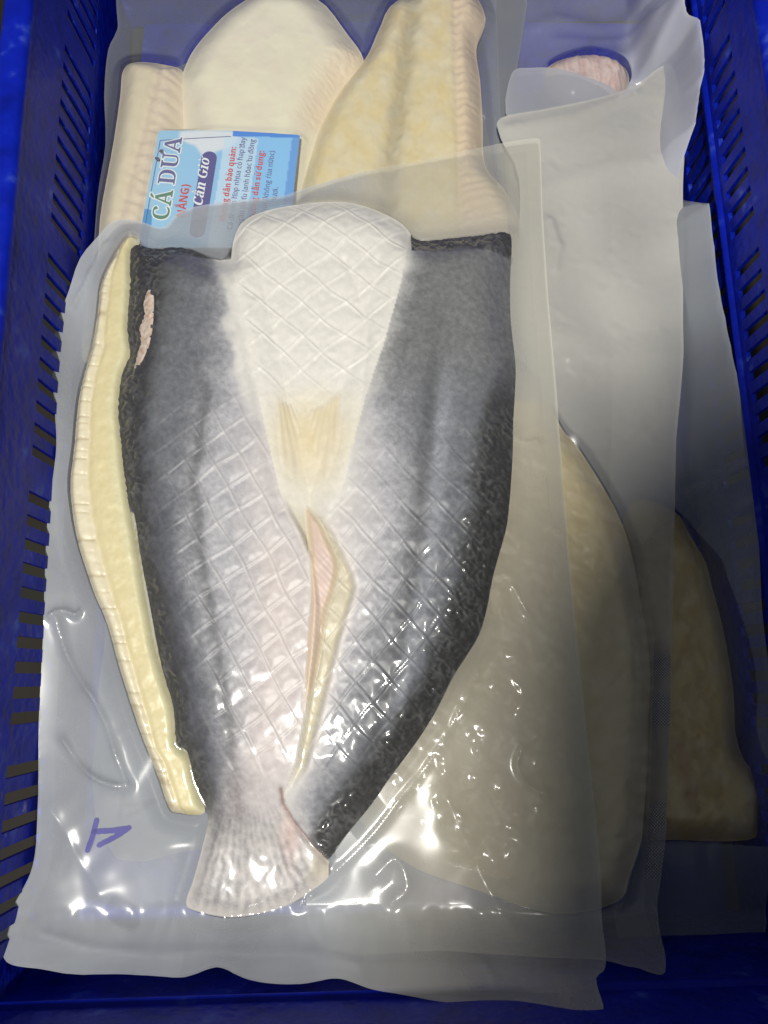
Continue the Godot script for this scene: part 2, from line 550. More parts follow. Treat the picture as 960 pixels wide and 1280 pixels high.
# one wall of the crate from a to b (inner face at the rim), with rows of slots [low, high]
func crate_wall(a: Vector2, b: Vector2, rows: Array, m: Material, root: Node3D, margin: float):
	var along_ := (b - a).normalized()
	var out_ := Vector2(along_.y, -along_.x)        # away from the crate's middle
	var len_ := a.distance_to(b)
	var st := SurfaceTool.new()
	st.begin(Mesh.PRIMITIVE_TRIANGLES)
	st.set_smooth_group(-1)
	var top := 60.0
	var low := -84.0
	var at := func(s: float, h: float, t: float):   # t: 0 inner, 1 outer face; the walls lean outwards a little
		var p: Vector2 = a + along_ * s + out_ * (2.6 * t - (top - h) * 0.031)
		return Vector3(p.x, h, p.y) * MM
	var cell := func(s0, s1, h0, h1):
		quad(st, at.call(s0, h1, 0.0), at.call(s1, h1, 0.0), at.call(s1, h0, 0.0), at.call(s0, h0, 0.0))
		quad(st, at.call(s1, h1, 1.0), at.call(s0, h1, 1.0), at.call(s0, h0, 1.0), at.call(s1, h0, 1.0))
	var pitch := 12.9
	var n := int((len_ - 2.0 * margin) / pitch)
	var first := (len_ - n * pitch) * 0.5
	var h := top
	for row in rows:
		cell.call(0.0, len_, row[1] + 3.0, h)
		cell.call(0.0, first, row[0] - 3.0, row[1] + 3.0)
		cell.call(first + n * pitch, len_, row[0] - 3.0, row[1] + 3.0)
		for k in n:
			var s0 := first + k * pitch
			if k % 11 == 7:
				cell.call(s0, s0 + pitch, row[0] - 3.0, row[1] + 3.0)
				continue
			var q := [Vector2(s0, row[1] + 3.0), Vector2(s0 + pitch, row[1] + 3.0), Vector2(s0 + pitch, row[0] - 3.0), Vector2(s0, row[0] - 3.0)]
			var r := [Vector2(s0 + 3.4, row[1]), Vector2(s0 + pitch - 3.4, row[1]), Vector2(s0 + pitch - 3.4, row[0]), Vector2(s0 + 3.4, row[0])]
			for e in 4:
				var f := (e + 1) % 4
				quad(st, at.call(q[e].x, q[e].y, 0.0), at.call(q[f].x, q[f].y, 0.0), at.call(r[f].x, r[f].y, 0.0), at.call(r[e].x, r[e].y, 0.0))
				quad(st, at.call(q[f].x, q[f].y, 1.0), at.call(q[e].x, q[e].y, 1.0), at.call(r[e].x, r[e].y, 1.0), at.call(r[f].x, r[f].y, 1.0))
				quad(st, at.call(r[e].x, r[e].y, 0.0), at.call(r[f].x, r[f].y, 0.0), at.call(r[f].x, r[f].y, 1.0), at.call(r[e].x, r[e].y, 1.0))
		h = row[0] - 3.0
	cell.call(0.0, len_, low, h)
	st.generate_normals()
	part("wall", st.commit(), m, root)
	# rolled rim: a rounded lip that turns outwards and down
	var rim := SurfaceTool.new()
	rim.begin(Mesh.PRIMITIVE_TRIANGLES)
	rim.set_smooth_group(0)
	var prof := [Vector2(-0.6, 56), Vector2(-0.8, 58.5), Vector2(0.2, 60.6), Vector2(2.2, 61.8), Vector2(7, 62.2), Vector2(12, 62.0), Vector2(14.4, 61.0), Vector2(15.2, 59.0), Vector2(15.4, 44), Vector2(13.4, 44), Vector2(13.2, 57), Vector2(3.2, 57.6), Vector2(3.0, 54)]
	var steps := 24
	for k in steps:
		for e in prof.size() - 1:
			var pt := func(j, v: Vector2):
				var s: float = lerpf(-v.x if v.x > 0 else 0.0, len_ + (v.x if v.x > 0 else 0.0), float(j) / steps)
				var p: Vector2 = a + along_ * s + out_ * v.x
				return Vector3(p.x, v.y + 0.06 * sin(j * 1.3), p.y) * MM
			quad(rim, pt.call(k, prof[e]), pt.call(k, prof[e + 1]), pt.call(k + 1, prof[e + 1]), pt.call(k + 1, prof[e]))
	rim.generate_normals()
	part("rim", rim.commit(), m, root)
	# a stiffening rib along the inner face between the rows
	for mid in ([0.5 * (rows[0][0] + rows[1][1])] if rows.size() > 1 else [18.0] if rows.is_empty() else []):
		var rib := SurfaceTool.new()
		rib.begin(Mesh.PRIMITIVE_TRIANGLES)
		rib.set_smooth_group(0)
		for k in 6:
			var h0: float = mid + 2.2 - 4.4 * k / 6.0
			var h1: float = mid + 2.2 - 4.4 * (k + 1) / 6.0
			var t0 := -1.1 * sin(PI * k / 6.0) + 0.02
			var t1 := -1.1 * sin(PI * (k + 1) / 6.0) + 0.02
			quad(rib, at.call(2.0, h0, t0), at.call(len_ - 2.0, h0, t0), at.call(len_ - 2.0, h1, t1), at.call(2.0, h1, t1))
		rib.generate_normals()
		part("rib", rib.commit(), m, root)

func build_crate():
	var root := thing("plastic_crate", "deep blue slotted plastic crate holding all the fish packs", "crate", Vector3(5, -86, -175))
	var m := mat(Color.WHITE, 0.42, 0.28)
	var scuff := NoiseTexture2D.new()
	scuff.width = 512
	scuff.height = 512
	scuff.seamless = true
	scuff.noise = noise(5, 60.0, 5)
	var ramp := Gradient.new()
	ramp.offsets = PackedFloat32Array([0.0, 0.42, 0.62, 0.76, 1.0])
	ramp.colors = PackedColorArray([Color(0.02, 0.08, 0.47), Color(0.025, 0.105, 0.60), Color(0.03, 0.115, 0.63), Color(0.035, 0.12, 0.64), Color(0.30, 0.38, 0.74)])
	scuff.color_ramp = ramp
	m.albedo_texture = scuff
	m.uv1_triplanar = true
	m.uv1_world_triplanar = true
	m.uv1_scale = Vector3(4, 4, 4)
	var bump := NoiseTexture2D.new()
	bump.width = 256
	bump.height = 256
	bump.seamless = true
	bump.noise = noise(6, 9.0, 3)
	m.heightmap_enabled = true
	m.heightmap_texture = bump
	m.heightmap_scale = 0.06
	var fl := Vector2(-200.3, -500)
	var fr := Vector2(205.5, -506)
	var nr := Vector2(218.5, 140)
	var nl := Vector2(-187, 152)
	var low := [[-24.0, 18.0]]
	var two := [[3.0, 30.0], [-42.0, -11.0]]
	crate_wall(fl, fr, two, m, root, 18.0)
	crate_wall(fr, nr, two, m, root, 18.0)
	crate_wall(nr, nl, [], m, root, 18.0)
	crate_wall(nl, fl, low, m, root, 18.0)
	var st := SurfaceTool.new()
	st.begin(Mesh.PRIMITIVE_TRIANGLES)
	st.set_smooth_group(-1)
	box_into(st, Transform3D(Basis(Vector3.UP, -0.02), Vector3(10, -84, -176) * MM), Vector3(403, 4, 648) * MM)
	st.generate_normals()
	part("floor_panel", st.commit(), m, root)

func build_lamp(at: Vector3):
	var root := thing("added_lamp", "invented white bulb on a black cord, unseen above the crate", "lamp", at)  # bulb, socket and cord are invented, out of view, to carry the light
	var glow := mat(Color(0.9, 0.9, 0.88), 0.3)
	glow.emission_enabled = true
	glow.emission = Color(1.0, 0.97, 0.9)
	glow.emission_energy_multiplier = 6.0
	var bulb := SphereMesh.new()
	bulb.radius = 0.036
	bulb.height = 0.072
	var b := part("bulb", bulb, glow, root)
	b.position = Vector3.ZERO
	var cap := CylinderMesh.new()
	cap.top_radius = 0.014
	cap.bottom_radius = 0.02
	cap.height = 0.05
	var c := part("socket", cap, mat(Color(0.08, 0.08, 0.08), 0.5), root)
	c.position = Vector3(0, 0.067, 0)
	var wire := CylinderMesh.new()
	wire.top_radius = 0.003
	wire.bottom_radius = 0.003
	wire.height = 0.9
	var w := part("cord", wire, mat(Color(0.05, 0.05, 0.05), 0.6), root)
	w.position = Vector3(0, 0.54, 0)
	# invented unseen board, added to shade the near right of the crate
	var p := loop([-52.2, 238.9, -52.5, 219.3, -52, 200.8, -50.8, 181.1, -48.8, 160.2, -44.2, 143.9, -33.2, 128.4, -18.6, 115.5, -0.2, 102.1, 25.3, 89.1, 66.6, 84.6, 38.6, 238.9], 1)
	var board := CSGPolygon3D.new()
	board.name = "added_shade_board"
	var pp := PackedVector2Array()
	for v in p: pp.append(Vector2(v.x, -v.y) * MM)
	board.polygon = pp
	board.depth = 0.018
	board.rotation_degrees = Vector3(-90, 0, 0)
	board.position = Vector3(0, 0.90, 0)
	board.material = mat(Color(0.25, 0.18, 0.11), 0.7)
	board.set_meta("label", "invented dark board, unseen above the crate, added to cast shade on it")
	board.set_meta("category", "shelf")
	add_child(board)

# ------------------------------------------------------------------ the top pack with the whole skin-side fish
func build_top_pack():
	fish = field([-157.6, -261.2, -150.4, -263.4, -142.8, -261.2, -130.6, -262.3, -120.7, -261.2, -110.6, -256.8, -99.2, -253.6, -95.1, -262.3, -89.4, -279.3, -74.8, -288.2, -50, -293.3, -25, -294.4, -5, -288.8, 11.4, -278.8, 17.8, -269.9, 24.7, -266.7, 39.5, -268.3, 59.4, -270.5, 76.2, -272.7, 79.4, -265, 77.6, -239.6, 77, -211.6, 78.9, -184.3, 77.7, -164.2, 76.2, -148.4, 74.9, -125, 72.1, -98, 69.8, -84, 65.2, -68.9, 61.2, -55.8, 57.6, -38.9, 52.8, -24.4, 45, -11.9, 37.8, -1.2, 28.9, 15.7, 20.1, 29.4, 9.8, 42.9, 1.3, 53.8, -4.2, 61.8, -11.3, 70.5, -20.8, 81.5, -26.1, 89.3, -28.6, 92.4, -27.3, 98.1, -32.9, 104.3, -49.1, 114.1, -65.3, 118.6, -81.6, 120.1, -100.2, 116.4, -102.9, 112.2, -99.7, 102.4, -95.6, 85.4, -93, 71.7, -95.7, 66.6, -101.5, 53.8, -105.7, 37.6, -112.4, 33.5, -114.3, 15.7, -119.5, 1.4, -124.9, -15.7, -129.2, -34.5, -133.9, -52.2, -138.8, -71.6, -143.4, -93.3, -146.6, -93.3, -150.7, -112.1, -154.5, -132.7, -158.2, -157.2, -157.3, -177.2, -153.6, -191, -156.2, -208, -156.4, -231.1], 2.0, 30.0, 3)
	strip = field([-156.9, -271.6, -152.1, -267.2, -155.5, -259.6, -154, -231.1, -153.8, -208, -151.2, -191, -155, -177.2, -155.4, -157.2, -151.8, -132.7, -148, -112.1, -143.9, -93.3, -139.4, -74.8, -134.9, -54.5, -130.1, -35.3, -125.3, -16.2, -119, 1.4, -113.4, 15.7, -110.2, 33.5, -103.9, 39.6, -99.4, 53.8, -94.9, 66.6, -98.1, 70.1, -111.1, 68.9, -114.7, 65.8, -123, 46.9, -131.5, 29.4, -139.7, 9.8, -147.2, -9.7, -154.5, -30.1, -163.4, -47.7, -169.6, -62.6, -174.8, -76.2, -179.4, -93.3, -182.4, -112.1, -181.9, -132.7, -181.9, -159.2, -180.1, -177.2, -176.8, -194.5, -175.2, -216.8, -174.1, -239.6, -166, -261.2, -160.7, -269.9], 2.0, 30.0, 3)
	var under := fish_under
	var zt := 62.7
	var root := thing("butterflied_fish", "whole split fish lying skin side up, dark grey flanks and white belly", "fish", Vector3(-20, under, -100))
	var skin := painted(0.42, 0.45)
	var shape := func(x, z): return under + fish_height(x, z, 1.0)
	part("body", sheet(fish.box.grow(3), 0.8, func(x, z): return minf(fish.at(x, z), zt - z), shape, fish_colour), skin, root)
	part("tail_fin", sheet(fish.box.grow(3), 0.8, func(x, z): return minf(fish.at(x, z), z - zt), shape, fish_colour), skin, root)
	# belly fins, the long vent fin and the torn place lie on the body
	var fin := painted(0.5)
	for spec in [[[-63.6, -162.5, -57.9, -158.1, -51.2, -153.7, -48.6, -140, -48.6, -123.2, -52, -110.4, -58.6, -118.4, -62.5, -140], -63.2, -164.5], [[-43.7, -151.7, -35.4, -156.6, -24.8, -165.5, -23.7, -144.9, -25.8, -127.5, -32.8, -108.5, -37.5, -118.4, -41.1, -135.2], -28.2, -169.5]]:
		var f := field(spec[0], 1.5, 8.0)
		var hx: float = spec[1]
		var hz: float = spec[2]
		part("belly_fin", sheet(f.box.grow(3), 0.7, f.at,
			func(x, z): return under + fish_height(x, z, 0.3) + 0.15 + 0.6 * smoothstep(0.0, 4.0, f.at(x, z)) + 0.14 * sin(atan2(x - hx, z - hz + 14.0) * 75.0),
			func(x, z):
				var r := 0.5 + 0.5 * sin(atan2(x - hx, z - hz + 14.0) * 75.0)
				var t := clampf((z - hz) / 46.0, 0.0, 1.0)
				var c := Color(0.83, 0.765, 0.61).lerp(Color(0.85, 0.815, 0.73), t * 0.8 + 0.2 * r)
				return fish_colour(x, z).lerp(lin(c.r, c.g, c.b), 0.85 * smoothstep(0.0, 6.0, f.at(x, z)))), fin, root)
	var vf := field([-44.8, -95.4, -36.1, -88, -29.6, -75.2, -24.5, -63, -25.7, -49.6, -29.9, -36.4, -32.3, -21.2, -34.6, -6.2, -38.2, 8.5, -40.9, 23, -42.6, 4.3, -41.9, -21.2, -40.6, -45.2, -42, -69.8], 1.5, 8.0)
	part("vent_fin", sheet(vf.box.grow(3), 0.7, vf.at,
		func(x, z): return under + fish_height(x, z, 0.3) + 0.15 + 1.2 * smoothstep(0.0, 4.0, vf.at(x, z)) * 2.2 + 0.06 * sin((z * 0.8 - x * 0.9) * 2.0),
		func(x, z):
			var r := 0.5 + 0.5 * sin((z * 0.8 - x * 0.9) * 2.0)
			var e := clampf(vf.at(x, z) / 6.0, 0.0, 1.0)
			var c := Color(0.83, 0.75, 0.62).lerp(Color(0.80, 0.715, 0.68), e).lightened(0.03 * r)
			return fish_colour(x, z).lerp(lin(c.r, c.g, c.b), smoothstep(0.0, 2.5, vf.at(x, z)))), fin, root)
	var torn := field([-141.3, -227.9, -137.2, -224.2, -136.1, -214.3, -136.2, -201.9, -138.4, -190.6, -141.3, -184.6, -144.6, -178, -147.1, -180, -146.4, -189.6, -144.4, -195.7, -145.9, -204.4, -143, -211.2, -144, -218.4], 1.5, 8.0)
	part("torn_flesh", sheet(torn.box.grow(3), 0.7, torn.at,
		func(x, z): return under + fish_height(x, z, 0.3) + 0.2 + 0.5 * clampf(torn.at(x, z) / 2.0, 0.0, 1.0) + 0.3 * noise_c.get_noise_2d(x, z),
		func(x, z):
			var n := noise_c.get_noise_2d(x * 1.2, z * 1.2)
			var c := Color(0.80, 0.73, 0.66).lerp(Color(0.70, 0.47, 0.38), clampf(n * 1.8 - 0.35, 0.0, 1.0)).lightened(clampf(-n * 0.5, 0.0, 0.3))
			return lin(c.r, c.g, c.b)), fin, root)
	part("flesh_edge", sheet(strip.box.grow(3), 0.8, strip.at,
		func(x, z): return under + flesh_edge_height(x, z) ,
		func(x, z):
			var d := strip.at(x, z)
			var n := noise_a.get_noise_2d(x * 2.0, z * 2.0)
			var t := flesh_across(x, z)
			var c := Color(0.875, 0.84, 0.73).lerp(Color(0.845, 0.80, 0.625), smoothstep(0.30, 0.42, t + 0.05 * n))
			c = c.lerp(Color(0.84, 0.815, 0.66), smoothstep(0.72, 0.85, t + 0.06 * n))
			c = c.lightened(0.10 * noise_c.get_noise_2d(x * 1.4, z * 1.4))
			var tick := bell(fposmod(z + 16.0 * noise_b.get_noise_2d(z * 0.7, 3.0), 8.5) - 4.2, 0.5) * float(t < 0.34)
			return lin(c.r - 0.10 * tick, c.g - 0.12 * tick, c.b - 0.14 * tick)), painted(0.4), root)

	# the bag
	var out := field([-188.4, -255.3, -178.9, -271.8, -170.7, -281.7, -157.3, -282.9, -139.5, -277.3, -132.5, -285.7, -122.8, -291.3, -100.4, -295.8, -65.4, -299.7, -50.4, -305.4, -15.2, -316.8, 40.8, -329.6, 71.6, -337.1, 98.4, -341.8, 100.8, -338.3, 100.1, -288.5, 101.1, -223.1, 103, -171.5, 104.3, -112.7, 106.5, -48, 109.3, 12.8, 112.1, 62.1, 113.5, 108.9, 108.4, 132.5, 98.8, 137.1, 95.3, 144.4, 55.6, 145.8, 28.3, 144.6, 0, 142.4, -20.1, 140.3, -38.3, 142.2, -66.1, 140, -81.3, 137.4, -95.9, 140.7, -113.2, 140.1, -148.4, 141.4, -169.1, 137.8, -181.8, 135, -187.1, 130.7, -191.7, 122.2, -184.4, 101.3, -182.9, 91.3, -183.3, 79.4, -184.4, 58.9, -187.1, 29.4, -188.1, 0.1, -188.8, -29.4, -190.4, -64.2, -191.2, -90.9, -189.8, -127, -191.1, -145.2, -194.1, -172.3, -195.5, -191.4, -194.7, -212.7, -192.2, -230.3], 3.0, 24.0, 3)
	var bag := thing("vacuum_bag", "topmost clear bag, sealed tight over the skin-side fish", "vacuum bag", Vector3(-10, under - 1.5, -60))
	var ridge_lines := [[[-185.8, -34.6, -182.4, -37.3, -178, -37.7, -172.5, -35.5, -170.9, -37.3], 1.5, 2.6], [[-182.2, -34.6, -180.1, -25.8, -173.9, -10.6, -163.4, 4.4], 2.2, 2.0], [[-173.6, 31.6, -164.4, 43.9, -154, 51.6, -144.4, 54.9, -135.8, 55.7], 1.8, 2.6], [[-161.1, 6.5, -151, 23.3, -143.2, 41.9, -136.7, 54.9], 2.0, 2.0],
		[[-41.6, 95.5, -43, 105.1, -44.4, 114.6, -37.1, 108.9], 2.5, 2.4], [[-171.9, 124.1, -146.7, 131.5, -114, 133, -61.1, 131.5, -12.2, 135.2], 1.4, 0.8], [[-24.9, 97.4, -16.7, 90.5, -4.2, 78, 8.5, 62.1, 25.6, 41.9, 41.1, 17, 52.5, -4.2], 1.6, 1.2], [[-4.1, 99.4, 6.2, 91.6, 12.4, 105.1, 4.1, 112.7], 5.0, 2.5],
		[[75, 35.7, 71.7, 45.9, 78.5, 56.1, 88.9, 60.1], 1.4, 1.8], [[38.6, 138.9, 43.9, 134.5, 49.6, 135.2, 52.7, 140.8], 1.4, 1.6], [[64.9, -50.2, 71.7, -52.5, 76.8, -43.5, 80.1, -36.8], 1.6, 1.6], [[74.8, -139.2, 81.7, -135.8, 89.7, -136.8], 3.0, 2.0], [[-177.3, 66.1, -162.9, 85.8, -148.5, 108.9], 12.0, 1.6],
		[[106.3, -314, 106.1, -266.2, 106.4, -212.6, 106.8, -161.5], 4.0, 1.2], [[-173.5, -266.2, -178.6, -255.3, -182.4, -241.8, -189.4, -220.5], 2.0, 1.6], [[33.8, 62.1, 49.8, 97.4, 65.5, 124.1], 9.0, 2.4]]
	for k in ridge_lines: k[0] = bend(k[0])
	var bag_height := func(x: float, z: float) -> float:
		var e := out.at(x, z)
		var h := under - 0.6 + film_noise(x, z) * clampf(e / 12.0, 0.15, 1.0)
		var f := fish.at(x, z)
		var s := strip.at(x, z)
		var over := smax(lerpf(17.0, 6.5, smoothstep(0.0, 1.0, (z - 35.4) / 55.0)) * film_of(f, 27.0), 7.2 * film_of(s, 9.0), 3.0)
		if f > 0.0: over = lerpf(over, maxf(fish_height(x, z, maxf(lerpf(0.10, 1.5, clampf((x - curve(R2, z) - 2.0) / 18.0, 0.0, 1.0) * clampf((z + 130.0) / 60.0, 0.0, 1.0)), 1.1 * black_share(x, z))) + 0.9, flesh_under(s)), smoothstep(0.0, 7.0, f))
		if s > 0.5: over = smax(over, flesh_edge_height(x, z) + 0.9, 1.5)
		var near_edge := bell(maxf(f, s) + 7.0, 7.0)
		h += near_edge * (0.5 * noise_b.get_noise_2d(x * 1.2 + 11.0, z * 1.2) + 0.45 * sin(atan2(x + 20.0, z + 110.0) * 64.0 + 7.0 * noise_b.get_noise_2d(x * 0.5, z * 0.5)) * clampf(noise_a.get_noise_2d(x * 0.8, z * 0.8 + 200.0) * 2.5 + 0.2, 0.0, 1.0))
		h = smax(h, under + over + clampf(minf(f, 6.0), 0.0, 6.0) * 0.03 + film_noise(x, z) * 0.12, 2.0)
		for r in ridge_lines:
			var k: float = r[1]
			h += r[2] * exp(-1.25 * along_near(r[0], x, z, k * 4.0) / k) * 1.5 * (0.8 + 0.6 * noise_b.get_noise_2d(x * 0.6, z * 0.6 + 55.0))
		var lift := 26.0 * bell(z - -182.9, 70.0) * pow(clampf((-178.5 - x) / 30.0, 0.0, 1.0), 1.6)
		lift += 9.0 * bell(z - -64.5, 90.0) * pow(clampf((-169.9 - x) / 30.0, 0.0, 1.0), 1.5)
		h += lift + 15.0 * bell(x + 190.0, 28.0) * bell(z - 135.0, 32.0)
		# the flat border droops a little and waves at the near edge
		var up := clampf((z - 113.0 + 3.0 * noise_s.get_noise_2d(x * 1.2, 9.0)) / 31.0, 0.0, 1.2)
		h += near_lift(x, up) + clampf(up * 8.0, 0.0, 1.0) * (1.3 * noise_b.get_noise_2d(x * 1.5, z * 0.35) * bell(up - 0.25, 0.3) + 0.7 * noise_b.get_noise_2d(x * 0.7, z * 1.2 + 77.0) * bell(up - 0.1, 0.3))
		h += 1.6 * sin(x * 0.055 + 0.6) * up
		return h
	var hold := func(x: float, z: float) -> float: return maxf(fish.at(x, z), strip.at(x, z)) - 0.4
	var wet := field([-143.1, 109.7, -136.2, 108.9, -128.3, 114.6, -124.5, 122.2, -128.8, 126.3, -137.1, 124.1, -144.5, 118.4], 2.0, 10.0)
	var cloth := func(x: float, z: float) -> Color:
		var hd := hold.call(x, z) as float
		var a := lerpf(0.34, 0.42, smoothstep(1.0, 14.0, -hd))
		a = lerpf(a, a * 1.1, clampf((x - 0) / 30.0, 0.0, 1.0))
		a *= lerpf(1.0, 0.66, clampf((x - -4.3) / 50.0, 0.0, 1.0) * clampf((z - -161.5) / 60.0, 0.0, 1.0))
		a = lerpf(a, 0.62, clampf((-172.4 - z) / 60.0, 0.0, 1.0) * clampf((-157.8 - x) / 20.0, 0.0, 1.0))
		a -= 0.16 * clampf(wet.at(x, z) / 2.0, 0.0, 1.0)
		a += 0.06 * clampf((z - 134.5) / 2.0, 0.0, 1.0)
		a += 0.05 * clampf((9.5 - out.at(x, z)) / 1.0, 0.0, 1.0) * float(x < -100.0 or x > 80.0)
		a = lerpf(a, 0.22, clampf((-271.8 - z) / 20.0, 0.0, 1.0) * clampf((x - -25.2) / 30.0, 0.0, 1.0) * clampf((80.5 - x) / 10.0, 0.0, 1.0))
		return milk(a, out.at(x, z), x, z, Color(0.745, 0.765, 0.79).lerp(Color(0.84, 0.825, 0.775), clampf((x - -34.6) / 60.0, 0.0, 1.0)))
	part("film", sheet(out.box.grow(6), 1.3, func(x, z): return minf(out.at(x, z), -hold.call(x, z)), bag_height, cloth), film_material(0.18, 0.8), bag)
	part("clear_film", sheet(out.box.grow(6), 1.0, func(x, z): return minf(out.at(x, z), hold.call(x, z)), bag_height, func(_x, _z): return Color.WHITE), clear_material(0.03, 0.10), bag)
	part("back_film", sheet(out.box.grow(6), 2.0, func(x, z): return out.at(x, z) - 0.6, func(x, z): return lerpf(bag_height.call(x, z), minf(bag_height.call(x, z), under - 0.8), clampf((hold.call(x, z) + 6.0) / 6.0, 0.0, 1.0)) - 0.7, func(x, z):
		var a := lerpf(0.36, 0.20, clampf((x - -4.3) / 50.0, 0.0, 1.0) * clampf((z - -202.2) / 60.0, 0.0, 1.0))
		a = lerpf(a, 0.16, clampf((-271.8 - z) / 20.0, 0.0, 1.0) * clampf((x - -25.2) / 30.0, 0.0, 1.0))
		return milk(a, 9.0, x, z, Color(0.70, 0.715, 0.725))), film_material(0.35, 0.5), bag)
	# the felt pen mark
	var ink := mat(Color(0.19, 0.17, 0.52), 0.5)
	for s in [[-152.3, 72.8, -153.7, 80.3, -155.7, 87.4], [-153.5, 78.4, -144.3, 78, -135.2, 76.8, -142, 81.1, -150, 85]]:
		var near: Array = s
		var bx := Rect2(near[0], near[1], 0, 0)
		for k in near.size() / 2: bx = bx.expand(Vector2(near[2 * k], near[2 * k + 1]))
		part("pen_mark", sheet(bx.grow(6), 0.5, func(x, z): return 1.35 + 0.25 * noise_c.get_noise_2d(x * 2.0, z * 2.0) - along(near, x, z), func(x, z): return bag_height.call(x, z) + 0.25, func(_x, _z): return Color.WHITE), ink, bag)

func flesh_under(s: float) -> float: return 7.2 * film_of(s, 9.0)
func near_lift(x: float, up: float) -> float: return (36.0 + 0.10 * x) * up * up * (1.0 + 0.25 * clampf(x / 150.0, 0.0, 1.0))

func along_near(a: Array, x: float, z: float, reach: float) -> float:
	var lo := Vector2(a[0], a[1])
	var hi := lo
	for i in range(1, a.size() / 2):
		lo = lo.min(Vector2(a[2 * i], a[2 * i + 1]))
		hi = hi.max(Vector2(a[2 * i], a[2 * i + 1]))
	if x < lo.x - reach or x > hi.x + reach or z < lo.y - reach or z > hi.y + reach: return 99.0
	return along(a, x, z)

var outer_edge := [-272.1, -158.4, -261.2, -166, -239.6, -174.1, -216.8, -175.2, -194.5, -176.8, -177.2, -180.1, -159.2, -181.9, -132.7, -181.9, -112.1, -182.4, -93.3, -179.9, -76.2, -174.8, -62.6, -169.6, -47.7, -163.4, -30.1, -154.5, -9.7, -147.2, 9.8, -139.7, 29.4, -131.5, 46.9, -123, 68.6, -113.3]
var inner_edge := [-272.1, -154.4, -259.6, -156.5, -231.1, -155.5, -208, -155.3, -191, -152.6, -177.2, -156.9, -157.2, -157.3, -132.7, -153.6, -112.1, -149.8, -93.3, -144.8, -71.6, -138.8, -52.2, -133.9, -34.5, -129.2, -15.7, -124.9, 1.4, -119.5, 15.7, -114.3, 36.4, -110.9, 41.7, -104.2, 53.8, -100.6, 68.6, -95.2]
func flesh_across(x: float, z: float) -> float:
	var a := curve(outer_edge, z)
	return (x - a) / maxf(curve(inner_edge, z) - a, 2.0)
func flesh_edge_height(x: float, z: float) -> float:
	var d := strip.at(x, z)
	var t := flesh_across(x, z)
	var h := 6.8 * body_of(d, 5.0) - 1.2 * bell(t - 0.36, 0.07) + 0.5 * noise_a.get_noise_2d(x * 2.0, z * 2.0)
	h -= 0.5 * bell(fposmod(z + 16.0 * noise_b.get_noise_2d(z * 0.7, 3.0), 8.5) - 4.2, 0.7) * float(t < 0.34)
	return h

# ------------------------------------------------------------------ fillets and the packs below
func fillet(called: String, f: Field, base: float, thick: float, w: float, tone: Callable, rough_amp: float, label: String, grain: Callable) -> MeshInstance3D:
	var me := sheet(f.box.grow(7), 1.1, f.at, func(x, z): return base + fillet_height(f, x, z, thick, w, rough_amp) + grain.call(x, z) * clampf(f.at(x, z) / 6.0, 0.0, 1.0), tone, base, true)
	return solo(called, me, painted(0.4), label, "fish fillet")

func fillet_height(f: Field, x: float, z: float, thick: float, w: float, amp: float) -> float:
	var d := f.at(x, z)
	return thick * body_of(d, w) + amp * noise_a.get_noise_2d(x * 1.2 + 33.0, z * 1.2) * clampf(d / 8.0, 0.0, 1.0)

